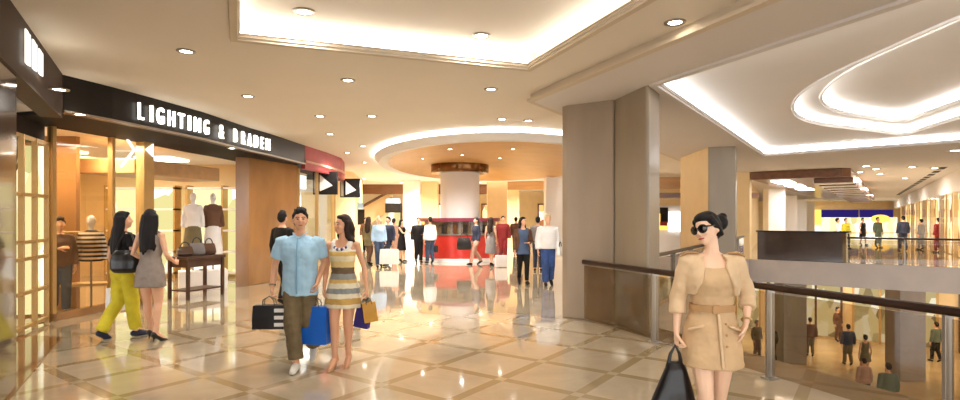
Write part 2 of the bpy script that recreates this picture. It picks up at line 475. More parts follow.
# dropped elliptical ceiling disc round the far column
KC = Vector((-.82, 22.5))
dz = empty('ceiling_disc', (EC[0], EC[1], 3.45), 0, 'large round gold ceiling disc with a pale rim above the red kiosk', 'ceiling feature')
m = MB(); e0, e1, e2 = ell(), ell(-.5), ell(.12)
n = 72
m.rings([[Vector((p.x, p.y, 3.45)) for p in ell(-.32)], [Vector((p.x, p.y, 3.43)) for p in ell(-.02)], [Vector((p.x, p.y, 3.47)) for p in e0], [Vector((p.x, p.y, 3.58)) for p in e2], [Vector((p.x, p.y, 3.60)) for p in e2], [Vector((p.x, p.y, 3.60)) for p in e1]], cap=False)
m.build('rim', M['white'], dz, True, world=True, sharp=40)
m = MB()
R = []
for k in range(9):
    t = k/8; s = -.30
    ring = []
    for i in range(n):
        a = 2*pi*i/n
        o = Vector((EC[0]+(EA+s)*cos(a), EC[1]+(EB+s)*sin(a))); c = KC+Vector((cos(a), sin(a)))*1.1
        q = o.lerp(c, t); ring.append(Vector((q.x, q.y, 3.455+(3.84-3.455)*sin(t*pi/2))))
    R.append(ring)
m.rings(R, cap=False); m.build('underside', M['gold'], dz, True, world=True)
m = MB(); m.rings([[Vector((p.x, p.y, z)) for p in ell(s)] for s, z in ((.02, 3.60), (.10, 3.60), (.10, 3.645), (.02, 3.645))], cap=False)
m.build('light_strip', M['led'], dz, world=True)
m = MB(); m.rings([[Vector((p.x, p.y, z)) for p in ell(-.2)] for z in (3.59, Hc+.01)], cap=False)
m.build('hanger', M['white'], dz, world=True)

# ------------------------------------------------------------------ columns
m = MB()
m.prism([(1.40, 9.36), (1.46, 9.24), (2.12, 8.80), (2.16, 8.81), (2.2, 9.6), (2.2, 10.2), (1.55, 10.2)], 0, Hs+.02)
m.build('column', M['stone'], kind='structure', bevel=.02)
m = MB(); m.prism([(2.16, 8.81), (2.365, 7.86), (2.41, 7.84), (2.74, 8.4), (3.0, 9.3), (2.4, 10.2), (2.2, 10.2)], 0, Hs+.02)
m.build('column_pilaster', M['stone2'], kind='structure', bevel=.02)
m = MB()
m.prism([(6.3, 17.3), (6.1, 14.72), (6.5, 14.9), (7.2, 17.3)], 0, Hs+.02); m.build('column_far', M['cream'], kind='structure', bevel=.02)
m = MB(); m.prism([(6.1, 14.7), (6.74, 14.5), (7.1, 15.2), (7.2, 16.5), (6.6, 16)], 0, Hs+.02); m.build('column_far_pilaster', M['stone2'], kind='structure', bevel=.02)
m = MB(); m.loft([(0, KC.x, KC.y, .8, .8), (3.5, KC.x, KC.y, .8, .8)], 40); m.build('column_round', M['white'], kind='structure', smooth=True, sharp=40)
m = MB(); m.loft([(3.5, KC.x, KC.y, 1.15, 1.15), (3.56, KC.x, KC.y, 1.18, 1.18), (3.84, KC.x, KC.y, 1.18, 1.18), (3.86, KC.x, KC.y, 1.18, 1.18)], 48); m.build('trim_column_collar', M['goldd'], kind='structure', smooth=True, sharp=30)

# ------------------------------------------------------------------ handrails and glass balustrades
def balustrade(name, label, a, b, rail_h, z0, posts, post_mat, gtop, extra=True, rail_w=.075):
    a = Vector(a); b = Vector(b); mid = (a+b)/2
    t = empty(name, (mid.x, mid.y, 0), 0, label, 'railing')
    d = (b-a).normalized(); nn = Vector((-d.y, d.x))
    m = MB()
    A3 = Vector((a.x, a.y, rail_h)); B3 = Vector((b.x, b.y, rail_h))
    rs = []
    for p in (A3, B3):
        rs.append([p+Vector((nn.x*w, nn.y*w, z)) for w, z in ((-rail_w*.5, -.02), (-rail_w*.35, -.045), (rail_w*.35, -.045), (rail_w*.5, -.02), (rail_w*.42, .02), (0, .03), (-rail_w*.42, .02))])
    m.rings(rs); m.build('handrail', M['bronze'], t, world=True, bevel=.005)
    ps = [a+d*s for s in posts]
    for p in ps:
        m = MB(); m.bar(p-nn*.055+d*0, p+nn*.055, .03, z0, rail_h-.04)
        m.bar(p-nn*.07, p+nn*.07, .12, z0, z0+.02)
        m.build('post', post_mat, t, world=True, bevel=.004)
    cuts = [0]+list(posts)+[(b-a).length]
    for s0, s1 in zip(cuts[:-1], cuts[1:]):
        if s1-s0 < .15: continue
        m = MB(); m.bar(a+d*(s0+.03), a+d*(s1-.03), .016, z0+.04, gtop)
        m.build('glass_panel', M['rail_glass'], t, world=True)
    return t
balustrade('balustrade', 'glass balustrade with bronze handrail right behind the woman in tan', on1(-.1), on1(9.5), .97, 0.0, [1.75, 3.55, 5.15, 6.8, 8.4], M['steel'], .90)
balustrade('balustrade', 'glass balustrade running from the near pillar to the far grey pillar', on2(.2, -.06), on2(5.5, -.06), .97, 0, [1.8, 3.6], M['steel'], .90)
balustrade('balustrade', 'short glass balustrade between far grey pillar and dark parapet', on2(8.5, -.06), on2(13.6, -.06), .97, 0, [1.7, 3.4], M['steel'], .90)
balustrade('balustrade', 'far glass balustrade with dark rail across the atrium in front of the shops', on3(3.35, .1), on3(15, .1), .95, 0, [1.7*k for k in range(1, 7)], M['steel'], .88, rail_w=.1)

# ------------------------------------------------------------------ across the atrium: dark parapet, canopy, columns
pp = empty('parapet_counter', (*on3(1.2, .4), 0), 0, 'dark stone parapet counter on the far edge of the atrium', 'counter')
m = MB(); m.prism([on3(.3, .1), on3(3.2, .1), on3(3.3, .25), on3(3.3, 1.4), on3(3.1, 1.4), on3(3.1, .35), on3(.3, .35)], 0, 1.12); m.build('body', M['parapet'], pp, world=True)
m = MB(); m.prism([on3(.25, .04), on3(3.25, .04), on3(3.4, .2), on3(3.4, 1.45), on3(3.05, 1.45), on3(3.05, .42), on3(.25, .42)], 1.12, 1.17); m.build('coping', M['blackm'], pp, world=True)
cn = empty('canopy', (*on3(1.2, 3), 2.9), 0, 'walnut canopy with lit soffit above the dark parapet', 'canopy')
m = MB(); m.prism([on3(.05, .1), on3(3.2, .1), on3(3.45, .4), on3(3.45, 34), on3(.05, 34)], 3.24, 3.56); m.build('slab', M['wood'], cn, world=True, bevel=.02)
m = MB()
for k in range(12):
    m.prism([on3(2.2, .8+2*k), on3(3.5, .8+2*k), on3(3.5, 2.2+2*k), on3(2.2, 2.2+2*k)], 3.05-.02*k, 3.24)
m.build('coffer', M['wood'], cn, world=True, bevel=.02)
for k in range(3):
    m = MB(); m.prism([on3(.6, 1.2+3.6*k), on3(1.3, 1.2+3.6*k), on3(1.3, 3.2+3.6*k), on3(.6, 3.2+3.6*k)], 3.2, 3.235); m.build('light_panel', M['shoplight'], cn, world=True)
m = MB(); m.bar(on3(-1.6, .35), on3(.0, .35), .4, 0, Hs); m.bar(Vector((10.85, 22.9)), Vector((20.6, 41)), .3, 0, Hs)
m.build('wall_canopy_side', M['cream'], kind='structure')
m = MB(); m.bar(on2(4, -6.5), on2(14, -1.5), .3, 0, Hs); m.build('wall_behind_pillar', M['cream'], kind='structure') if False else None
for k, (px, Y, w) in enumerate(((774, 29.5, .9), (789, 38.5, .8), (799.5, 47, .9), (808, 55, 1.0))):
    x = plan(px, Y); m = MB(); m.prism([(x-w/2, Y-.3), (x+w/2, Y-.3), (x+w/2, Y+.3), (x-w/2, Y+.3)], 0, 3.24)
    m.build('column_white', M['white'], kind='structure', bevel=.02)
# right-hand shopping row beyond the atrium
u4 = Vector((.568, .823)); n4 = Vector((.823, -.568)); R0 = Vector((17.5, 19.8))
def on4(t, off=0): return R0+u4*t+n4*off
m = MB(); m.bar(on4(-4), on4(70), .3, 2.75, Hs, -.15); m.build('wall_right_bulkhead', M['white'], kind='structure')
m = MB(); m.bar(on4(-4), on4(70), .2, 0, 2.8, -2.6); m.build('wall_right', M['cream'], kind='structure')
def merch_mat(name, cols, scale, s):  # emission stands in for lamps lighting the merchandise
    t = NT(name)
    co = t.coord((1, 1, .6))
    v = t.n('ShaderNodeTexVoronoi'); t.link(co, v.inputs['Vector']); v.inputs['Scale'].default_value = scale
    sp = t.n('ShaderNodeSeparateColor'); t.link(v.outputs['Color'], sp.inputs[0])
    c = t.ramp(sp.outputs[0], [(i/len(cols), c) for i, c in enumerate(cols)], True)
    e = t.n('ShaderNodeEmission'); t.link(c, e.inputs[0]); e.inputs[1].default_value = s
    t.link(e.outputs[0], t.out.inputs[0])
    return t.m
warm = [rgb(255, 220, 150), rgb(255, 236, 200), rgb(214, 160, 96), rgb(255, 246, 226), rgb(150, 96, 60), rgb(240, 200, 140)]
M['merch'] = merch_mat('lit_display_window', warm, 2.2, 1.6)
M['merchlow'] = merch_mat('lit_lower_window', [rgb(226, 206, 150), rgb(240, 230, 200), rgb(190, 170, 120), rgb(150, 130, 90), rgb(236, 220, 180)], 2.8, .85)
M['merch2'] = merch_mat('lit_display_wall', [rgb(255, 238, 190), rgb(255, 250, 232), rgb(236, 220, 160), rgb(200, 190, 130), rgb(255, 244, 210)], 1.4, 1.3)
shop_words = ['pale', 'amber', 'cream', 'mixed colour', 'bright', 'tan', 'dim', 'narrow', 'distant', 'last']
for k in range(9):
    a, b = 4.4*k-1, 4.4*k+3.1
    sh = empty('shop_window', (*on4((a+b)/2), 0), 0, ['lit shop window across the atrium at the right edge of the photo', 'second lit shop window from the right edge across the atrium', 'third lit shop window from the right edge across the atrium',
                'fourth lit shop window from the right edge across the atrium', 'fifth lit shop window from the right edge across the atrium', 'sixth lit shop window from the right edge across the atrium',
                'seventh lit shop window from the right edge across the atrium', 'eighth lit shop window from the right edge across the atrium', 'last lit shop window at the far end of the row across the atrium'][k], 'shop window', 'shop windows across the atrium')
    m = MB(); m.bar(on4(a, .3), on4(b, .3), .05, .05, 2.72); m.build('display_back', M['merch'], sh, world=True)
    m = MB(); m.bar(on4(a, 0), on4(b, 0), .02, .1, 2.72); m.build('pane', M['fglass'], sh, world=True)
    m = MB(); m.bar(on4(b, .06), on4(b+.28, .06), .14, 0, 2.75); m.build('pier', M['stone' if k % 2 else 'cream'], sh, world=True)
    m = MB()
    for q in range(2): m.bar(on4(a+2.05*q, 0), on4(a+2.05*q+.05, 0), .05, 0, 2.74)
    m.build('mullion', M['frame'], sh, world=True)
# end wall of the far row
Ye = 62
m = MB(); m.box(20, 60, Ye+.1, Ye+.4, 0, Hs); m.build('wall_far_end', M['cream'], kind='structure')
ee = empty('storefront', (36, Ye, 0), 0, 'far shopfront with yellow and purple lit signs at the end of the row', 'shopfront')
for x0, x1, mm, z0, z1 in ((36.0, 38.4, 'yellowlit', .9, 2.6), (38.4, 42.6, 'bluelit', 1.75, 2.6), (42.8, 46.5, 'bluelit', 1.75, 2.6)):
    m = MB(); m.box(x0, x1, Ye-.1, Ye, z0, z1); m.build('sign_panel', M[mm], ee, world=True)
m = MB(); m.ball((45, Ye-.2, 1.6), (1.1, .15, .45)); m.build('lamp', M['yellowlit'], ee, world=True, smooth=True)
m = MB(); m.box(34, 47, Ye-.05, Ye+.05, .05, 1.75); m.build('display', M['merch2'], ee, world=True)
# ceiling air slots
for k in range(16):
    p = Vector((17.2, 20.4))+u4*(1.9*k)
    m = MB(); m.bar(p, p+u4*1.1, .22, Hs-.012, Hs+.001); o = m.build('air_vent', M['blackm'])
    tag(o, 'dark slot air vent in the row in the white ceiling beyond the atrium', 'vent', 'slot air vents beyond the atrium')

# ------------------------------------------------------------------ lower level seen through the glass
m = MB(); m.bar(on3(-14, 9.5), on3(34, 9.5), .3, -4.6, -.9); m.build('wall_lower_back', M['cream'], kind='structure')
m = MB(); m.bar(on2(-12, -5.5), on2(22, -5.5), .3, -4.6, -.9); m.build('wall_lower_left', M['stone'], kind='structure')
for k, (a, b, w) in enumerate([(-9, -5.2, 'leftmost'), (-4.9, -1.2, 'second from the left'), (-.8, 2.6, 'third from the left'), (3.1, 6.4, 'fourth from the left'), (7.2, 10.5, 'rightmost')]):
    sh = empty('shop_window', (*on3((a+b)/2, 9.3), -4.6), 0, 'bright display window on the lower floor, %s of the lower row' % w, 'shop window', 'display windows of the lower floor')
    m = MB(); m.bar(on3(a, 9.3), on3(b, 9.3), .04, -4.5, -1.6); m.build('display_back', M['merchlow'], sh, world=True)
    m = MB()
    for q in range(4): m.bar(on3(a+(b-a)*q/3-.05, 9.2), on3(a+(b-a)*q/3+.05, 9.2), .08, -4.6, -1.4)
    m.build('mullion', M['frame'] if k % 2 else M['brownstone'], sh, world=True)
for k, (p, w) in enumerate([((plan(790, 24), 24), 'left'), ((plan(905, 21.5), 21.5), 'right')]):
    m = MB(); m.prism([(p[0]-.5, p[1]-.4), (p[0]+.5, p[1]-.4), (p[0]+.5, p[1]+.4), (p[0]-.5, p[1]+.4)], -4.6, -.9)
    m.build('column_lower', M['stone' if k else 'stone2'], kind='structure', bevel=.02)

# ------------------------------------------------------------------ left side shops
def sub_path(P, y0, y1):
    """portion of a plan polyline between two depths"""
    P = [Vector(p) for p in P]; out = []
    for a, b in zip(P[:-1], P[1:]):
        for y in (y0, y1):
            if min(a.y, b.y) < y < max(a.y, b.y): pass
        out.append(a)
    out.append(P[-1])
    def at(y):
        for a, b in zip(P[:-1], P[1:]):
            if a.y <= y <= b.y: return a.lerp(b, (y-a.y)/(b.y-a.y))
        return P[0] if y < P[0].y else P[-1]
    return [at(y0)]+[p for p in P if y0+.02 < p.y < y1-.02]+[at(y1)], at
zf = 3.17
blk, at_f = sub_path(FL, 7.76, 15.3)
redp, _ = sub_path(FL, 15.32, 21.6)
sf = empty('shop_sign', (-5.3, 11, zf), 0, 'long black curved shop fascia with glowing white letters LIGHTING & BRADEN', 'shop sign')
back = lambda w: [(-0, zf), (0, Hc+.005), (-w, Hc+.005), (-w, zf)]
m = MB(); m.sweep(blk, [(0, zf), (0, Hc+.004), (-.12, Hc+.004), (-.12, zf)]); m.build('panel', M['black'], sf, world=True)
m = MB(); m.sweep(blk, [(.02, zf), (.02, zf+.035), (0, zf+.035), (0, zf)]); m.build('edge_strip', M['steel'], sf, world=True)
m = MB(); m.sweep(blk, [(-.12, zf), (-.12, zf+.05), (-1.5, zf+.05), (-1.5, zf)]); m.build('soffit', M['blackm'], sf, world=True)
def letter(ch, p, d, h, w, z, parent, mt, ext=.02):
    cu = bpy.data.curves.new('letter', 'FONT'); cu.body = ch; cu.size = 1.0; cu.extrude = ext/h; cu.align_x = 'CENTER'; cu.offset = .004
    o = bpy.data.objects.new('letter', cu); COL.objects.link(o); cu.materials.append(mt)
    o.scale = (w, h, h); o.parent = parent
    o.location = Vector((p.x, p.y, z))-parent.location
    o.rotation_euler = (pi/2, 0, math.atan2(d.y, d.x))
    return o
pxs = [138, 149, 158, 169, 179, 187, 195, 204, 219, 233, 241, 247.5, 254, 260, 266]
def wall_at_px(px, P=FL):
    k = (px-480)/F
    P = [Vector(p) for p in P]
    for a, b in zip(P[:-1], P[1:]):
        fa = a.x-k*a.y; fb = b.x-k*b.y
        if fa*fb <= 0 and fa != fb:
            return a.lerp(b, fa/(fa-fb)), (b-a).normalized()
    return P[0], (P[1]-P[0]).normalized()
for ch, px in zip('LIGHTING&BRADEN', pxs):
    p, d = wall_at_px(px)
    nn = Vector((d.y, -d.x))
    letter(ch, p+nn*.05, d, .39, .24 if ch != 'I' else .42, zf+.115, sf, M['sign'])
rf = empty('shop_sign', (-4.8, 18, zf), 0, 'dark red curved shop fascia at the far end of the shop row', 'shop sign')
m = MB(); m.sweep(redp, [(0, zf-.12), (0, Hc+.004), (-.12, Hc+.004), (-.12, zf-.12)]); m.build('panel', M['red'], rf, world=True)
m = MB(); m.sweep(redp, [(.03, zf+.06), (.03, zf+.12), (0, zf+.12), (0, zf+.06)]); m.build('edge_strip', M['pinkc'], rf, world=True)
m = MB(); m.sweep(redp, [(-.12, zf), (-.12, zf+.05), (-1.2, zf+.05), (-1.2, zf)]); m.build('soffit', M['blackm'], rf, world=True)
# downlights in black soffit are added with the others below
# glass line of the main shop
GL = [(-7.3, 8.0), (-6.98, 8.88), (-6.88, 10.04), (-6.55, 11.0), (-6.25, 12.3), (-6.05, 14.0), (-5.8, 16.0)]
def g_at(px): return wall_at_px(px, GL)[0]
# side panel glass (brown, reflective) px 50..112
gp = empty('shop_window', (-6.9, 9.5, 0), 0, 'brown tinted shop window with a striped top on display left of the entrance', 'shop window')
a, b = g_at(50), g_at(113)
m = MB(); m.bar(a, b, .03, .12, zf); m.build('pane', M['bglass'], gp, world=True)
m = MB(); m.bar(a, b, .1, 0, .12); m.build('plinth', M['honey'], gp, world=True)
m = MB(); m.bar(a, a+(b-a).normalized()*.07, .1, 0, zf); m.build('mullion', M['frame'], gp, world=True)
m = MB(); m.bar(b-(b-a).normalized()*.07, b, .1, 0, zf); m.build('mullion', M['frame'], gp, world=True)
# glass with arrow mark px 113..140 and pale jamb 140..150
gp2 = empty('shop_window', (-6.6, 10.5, 0), 0, 'narrow glass shop window with a white arrow mark beside the entrance', 'shop window')
a, b = g_at(114), g_at(139)
m = MB(); m.bar(a, b, .03, .1, zf); m.build('pane', M['glass'], gp2, world=True)
m = MB(); m.bar(a, b, .1, 0, .1); m.build('plinth', M['honey'], gp2, world=True)
d = (b-a).normalized(); nn = Vector((d.y, -d.x)); c = (a+b)/2+nn*.03; zc = 1.68+69*c.y/F
m = MB()
for s in (1, -1):
    p0 = Vector((c.x-d.x*.13, c.y-d.y*.13, zc+s*.34)); p1 = Vector((c.x+d.x*.13, c.y+d.y*.13, zc))
    m.tube([p0, p1], .022, 8)
m.build('arrow_mark', M['screenw'], gp2, world=True)
a, b = g_at(140), g_at(150)
jb = empty('door_jamb', (a.x, a.y, 0), 0, 'pale lit entrance jamb with a small white triangle mark', 'jamb')
m = MB(); m.bar(a, b, .22, 0, zf); m.build('post', M['frame'], jb, world=True)
c = (a+b)/2+nn*.12; zc = 1.68+68*c.y/F
m = MB(); tri = [Vector((c.x+d.x*.07, c.y+d.y*.07, zc+.13)), Vector((c.x+d.x*.07, c.y+d.y*.07, zc-.13)), Vector((c.x-d.x*.1, c.y-d.y*.1, zc))]
m.add([p+Vector((nn.x, nn.y, 0))*k for k in (0, .02) for p in tri], [(0, 1, 2), (5, 4, 3), (0, 3, 4, 1), (1, 4, 5, 2), (2, 5, 3, 0)])
m.build('triangle_mark', M['screenw'], jb, world=True)
# honey stone pier px 250..293 and its base
a, b = Vector((-5.72, 13.6)), Vector((-5.16, 15.6))
m = MB(); m.prism([a, b, b+Vector((-.9, .2)), a+Vector((-.35, .05))], 0, zf+.02); m.build('column_shop', M['honey'], kind='structure', bevel=.02)
m = MB(); m.bar(Vector((-6.0, 13.5)), Vector((-5.74, 13.62)), .2, 0, zf); m.build('trim_entrance', M['honey'], kind='structure')
# interior of the main shop
m = MB(); m.box(-11.6, -11.4, 7, 17, 0, 3.3); m.build('wall_shop_back', M['cream'], kind='structure')
m = MB(); m.box(-11.5, -6.2, 15.9, 16.0, 0, 3.3); m.build('wall_shop_side', M['cream'], kind='structure')
m = MB(); m.box(-8.5, -8.4, 7.6, 10.4, 0, 3.3); m.build('wall_window_back', M['honey'], kind='structure')
m = MB(); m.box(-11.5, -7.6, 10.35, 10.45, 0, 3.3); m.build('wall_shop_partition', M['honey'], kind='structure')
m = MB(); m.box(-11.5, -6.2, 6, 16.3, 3.22, 3.3); m.build('ceiling_shop', M['white'], kind='structure')
m = MB(); m.prism([(-6.75, 10.75), (-6.15, 13.0), (-7.2, 13.4), (-7.9, 10.7)], 2.55, 2.85); m.build('ceiling_shop_bulkhead', M['woodl'], kind='structure', bevel=.02)
# shop light fittings
for k, (x, y) in enumerate(((-9.6, 12.4), (-8.2, 14.2), (-10.3, 14.2))):
    m = MB(); m.box(x-.45, x+.45, y-.45, y+.45, 3.17, 3.219); o = m.build('ceiling_light_panel', M['shoplight'])
    tag(o, 'square glowing light panel in the ceiling of the lighting shop', 'ceiling light', 'light panels inside the lighting shop')
# wall shelving inside
for k, (q0, lab) in enumerate(((-10.6, 'lit display shelving on the inner wall of the lighting shop, left unit'), (-8.3, 'lit display shelving on the inner wall of the lighting shop, right unit'))):
    sh = empty('display_shelf', (q0+1, 15.6, 0), 0, lab, 'shelving', 'shelving in the lighting shop')
    m = MB(); m.box(q0, q0+2, 15.82, 15.88, .1, 2.5); m.build('back_panel', M['merch2'], sh, world=True)
    for z in (.1, .7, 1.3, 1.9, 2.5):
        m = MB(); m.box(q0, q0+2, 15.5, 15.82, z, z+.05); m.build('shelf', M['white'], sh, world=True)
    for x in (q0, q0+1.0, q0+1.95):
        m = MB(); m.box(x, x+.05, 15.5, 15.86, 0, 2.6); m.build('side_panel', M['frame'], sh, world=True)
# table with handbags and mannequins
def rounded_box(m, x0, x1, y0, y1, z0, z1): m.box(x0, x1, y0, y1, z0, z1)
tb = empty('display_table', (-6.05, 11.75, 0), radians(70), 'dark wooden display table with bags in the lighting shop entrance', 'table')
m = MB(); m.box(-.5, .5, -.3, .3, .82, .88); m.build('tabletop', M['dwood'], tb, bevel=.01)
m = MB(); m.box(-.44, .44, -.25, .25, .66, .82); m.build('apron', M['dwood'], tb)
for sx in (-1, 1):
    for sy in (-1, 1):
        m = MB(); m.box(sx*.45-.03, sx*.45+.03, sy*.25-.03, sy*.25+.03, 0, .82); m.build('leg', M['dwood'], tb, bevel=.005)
m = MB(); m.box(-.43, .43, -.24, .24, .16, .19); m.build('shelf', M['dwood'], tb)

def handbag(label, loc, rz, w, h, d, mt, group=None):
    t = empty('handbag', loc, rz, label, 'bag', group)
    m = MB()
    m.rings([[Vector((sx*w/2*k, sy*d/2*q, z)) for sx, sy in ((-1, -1), (0, -1.15), (1, -1), (1.06, 0), (1, 1), (0, 1.15), (-1, 1), (-1.06, 0))] for k, q, z in ((.8, .7, 0), (1, 1, .03), (1.02, 1, h*.35), (.92, .7, h*.75), (.8, .35, h))])
    m.build('body', mt, t, smooth=True, sharp=60)
    m = MB(); m.tube([Vector((w*.28*cos(a), 0, h*.95+h*.5*sin(a))) for a in [pi*i/10 for i in range(11)]], .012, 8); m.build('handle', M['leather'], t, smooth=True)
    return t
q = Vector((-6.05, 11.75)); td = Vector((cos(radians(70)), sin(radians(70))))
handbag('dark brown handbag on the left end of the display table', (q.x-td.x*.3, q.y-td.y*.3, .885), radians(40), .3, .2, .14, M['brownstone'])
handbag('grey handbag in the middle of the display table', (q.x, q.y, .885), radians(40), .3, .26, .14, M['greyc'])
handbag('brown handbag on the right end of the display table', (q.x+td.x*.32, q.y+td.y*.32, .885), radians(40), .26, .24, .14, M['brownc'])

# near-left corner: fascia with lit sign, pier, lattice window
d0 = (W0b-W0a).normalized(); nR = Vector((d0.y, -d0.x))
ns = empty('shop_sign', (-4.8, 6, 3.1), 0, 'angled brown shop fascia with blurred glowing lettering at the near left corner', 'shop sign')
m = MB(); m.bar(W0a, W0b, .25, 3.08, Hc+.004, .125); m.build('panel', M['signpanel'], ns, world=True)
m = MB()
for k in range(6):
    s = 3.46+k*.17
    p = W0a+d0*s+nR*.03
    m.bar(p, p+d0*(.055 if k % 2 else .075), .012, 3.24+.012*k, 3.58-.004*k)
    if k % 2 == 0: m.bar(p, p+d0*.13, .012, 3.24+.012*k, 3.32); m.bar(p, p+d0*.12, .012, 3.50, 3.58-.004*k)
m.build('lettering', M['signdim'], ns, world=True)
# brown pier at the very left, dark stone
m = MB(); m.bar(W0a+d0*-1, W0a+d0*3.35, .3, 0, 3.1, .17); m.build('wall_left', M['brownstone'], kind='structure')
m = MB(); m.bar(Vector((-6.3, 7.3)), Vector((-7.0, 9.0)), .3, 2.9, zf, .25); m.build('trim_window_head', M['blackm'], kind='structure')
m = MB(); m.prism([W0a+d0*2.9, W0b+d0*.0, (-7.3, 8.0), (-6.98, 8.88), (-8, 9.9), (-8.6, 6)], .001, .012); m.build('floor_threshold', M['threshold'], kind='structure')
lw = empty('lattice_window', (-6.9, 8.3, 0), 0, 'tall gold framed lattice window near the left edge', 'window')
a, b = Vector((-6.5, 7.55)), Vector((-6.98, 8.86))
m = MB(); m.bar(a, b, .03, .05, 2.9, .1); m.build('pane', M['glass'], lw, world=True)
m = MB()
for k in range(4):
    p = a.lerp(b, k/3); m.bar(p-d0*.03, p+d0*.03, .07, 0, 2.9)
for z in (.05, .55, 1.05, 1.3, 2.0, 2.85): m.bar(a, b, .06, z, z+.05)
m.build('frame', M['frame'], lw, world=True)
m = MB(); m.bar(Vector((-8.25, 9.05)), Vector((-7.36, 9.42)), .05, .05, 2.9); m.build('display_back', M['merch2'], lw, world=True)
m = MB()
for k in range(8):
    p = Vector((-7.75+.055*k, 8.95)); z = .9+.24*k
    m.tube([(p.x-.2, p.y, z), (p.x-.2+.12*cos(k*2.), p.y+.05, z+.3), (p.x-.22, p.y+.1*sin(k), z+.55)], .022, 6)
m.build('ornament', M['blackm'], lw, world=True)

# second shop under the red fascia: mullions, lit interior
s2 = empty('storefront', (-5.2, 17.5, 0), 0, 'glazed shopfront below the dark red fascia', 'shopfront')
P2 = [Vector((-5.2, 15.7)), Vector((-5.05, 17.0)), Vector((-5.0, 18.6)), Vector((-5.3, 20.0)), Vector((-6.2, 21.2))]
for a, b in zip(P2[:-1], P2[1:]):
    m = MB(); m.bar(a, b, .03, .1, 3.1); m.build('pane', M['glass'], s2, world=True)
    m = MB(); m.bar(a-Vector((.04, 0)), a+Vector((.05, .02)), .1, 0, 3.1); m.build('mullion', M['frame'], s2, world=True)
m = MB(); m.sweep([p+Vector((-1.6, .6)) for p in P2], [(0, .05), (0, 3.1), (-.1, 3.1), (-.1, .05)]); m.build('display_back', M['merch'], s2, world=True)
m = MB(); m.bar(P2[0]+Vector((-.2, .3)), P2[0]+Vector((-.1, 1.0)), .06, 2.55, 2.95); m.build('lightbox', M['screenw'], s2, world=True)
for k, (px, py, Y, w) in enumerate(((325, 183, 17.2, 'nearer'), (350, 188, 21.0, 'farther'))):
    x = plan(px, Y); z = CAMH+(218-py)*Y/F
    bs = empty('blade_sign', (x, Y, z), 0, 'dark blade sign with a white triangle below the red fascia, %s of the two' % w, 'sign', 'triangle blade signs')
    m = MB(); m.box(-.38, .38, 0, .1, -.36, .36); m.build('panel', M['blackm'], bs, bevel=.01)
    m = MB()
    m.add([(-.16, y, .26) for y in (-.02, 0)]+[(-.16, y, -.26) for y in (-.02, 0)]+[(.24, y, -.08) for y in (-.02, 0)], [(0, 2, 4), (1, 5, 3), (0, 1, 3, 2), (2, 3, 5, 4), (4, 5, 1, 0)])
    m.build('triangle_mark', M['bagwhite'], bs)
    m = MB(); m.box(-.34, -.24, -.03, 0, -.32, .32); m.build('edge_stripe', M['steel'], bs)

# ------------------------------------------------------------------ far part of the corridor
m = MB(); m.sweep([(-6.0, 22.2), (-5.6, 24.5), (-6.4, 30.0), (-8.5, 33)], [(0, 0), (0, Hc), (-.3, Hc), (-.3, 0)]); m.build('wall_left_far', M['cream'], kind='structure')
m = MB(); m.box(-14, 14, 43, 43.3, 0, Hc); m.build('wall_back', M['cream'], kind='structure')
m = MB(); m.box(-9, 1.8, 33, 33.4, 3.12, Hc); m.build('trim_bulkhead', M['wood'], kind='structure')
m = MB(); m.box(1.0, 9, 30, 30.4, 3.22, Hc); m.build('trim_bulkhead_right', M['woodl'], kind='structure')
for k, (px, Y, w, mm) in enumerate(((412, 29.5, .85, 'white'), (430, 31, .9, 'cream'), (497, 27.5, 1.0, 'cream'), (512, 33, .8, 'cream'), (555, 24.5, .9, 'white'))):
    x = plan(px, Y); m = MB(); m.prism([(x-w/2, Y-w/2), (x+w/2, Y-w/2), (x+w/2, Y+w/2), (x-w/2, Y+w/2)], 0, Hc if k != 4 else 3.5); m.build('column_cream', M[mm], kind='structure', bevel=.02)
bw = [(-8, -6.2, 'merch2', 'leftmost'), (-3.2, -.6, 'merch2', 'second from the left'), (.2, 2.2, 'merch', 'third from the left'), (4.6, 7.4, 'merch', 'rightmost')]
for x0, x1, mm, w in bw:
    sh = empty('shop_window', ((x0+x1)/2, 42.9, 0), 0, 'small lit shop window on the far back wall, %s' % w, 'shop window', 'shop windows on the back wall')
    m = MB(); m.box(x0, x1, 42.9, 42.98, .1, 2.7); m.build('display_back', M[mm], sh, world=True)
    m = MB(); m.box(x0-.1, x0, 42.8, 43, 0, 2.8); m.box(x1, x1+.1, 42.8, 43, 0, 2.8); m.box(x0-.1, x1+.1, 42.8, 43, 2.7, 2.8); m.build('frame', M['wood'], sh, world=True)
for px, py, Y, w, h, lab in ((353, 217, 26.5, 1.1, .75, 'black display screen behind the curly haired woman'), (393, 208, 33.0, .95, .55, 'dark hanging screen above the far shoppers')):
    x = plan(px, Y); z = CAMH+(218-py)*Y/F
    t = empty('display_screen', (x, Y, z), 0, lab, 'screen')
    m = MB(); m.box(-w/2, w/2, 0, .08, -h/2, h/2); m.build('panel', M['black'], t, bevel=.01)
    m = MB(); m.box(-w/2+.05, w/2-.05, -.01, 0, h/2+.02, h/2+.3); m.build('header', M['bluec'], t)
    m = MB(); m.tube([(0, .04, h/2), (0, .04, Hc-z)], .025, 8); m.build('hanger', M['steel'], t)
es = empty('escalator', (-7.2, 34.5, 0), 0, 'cream sided escalator rising to the right behind the far shoppers', 'escalator')
m = MB(); m.add([(x, y, z) for y in (34.0, 35.2) for x, z in ((-9.4, 0), (-9.4, 1.1), (-5.6, 3.25), (-5.6, 2.2), (-8.6, 0))], [(0, 1, 2, 3, 4), (9, 8, 7, 6, 5)]+[(i, i+5, (i+1) % 5+5, (i+1) % 5) for i in range(5)]); m.build('side_panel', M['cream'], es, world=True)
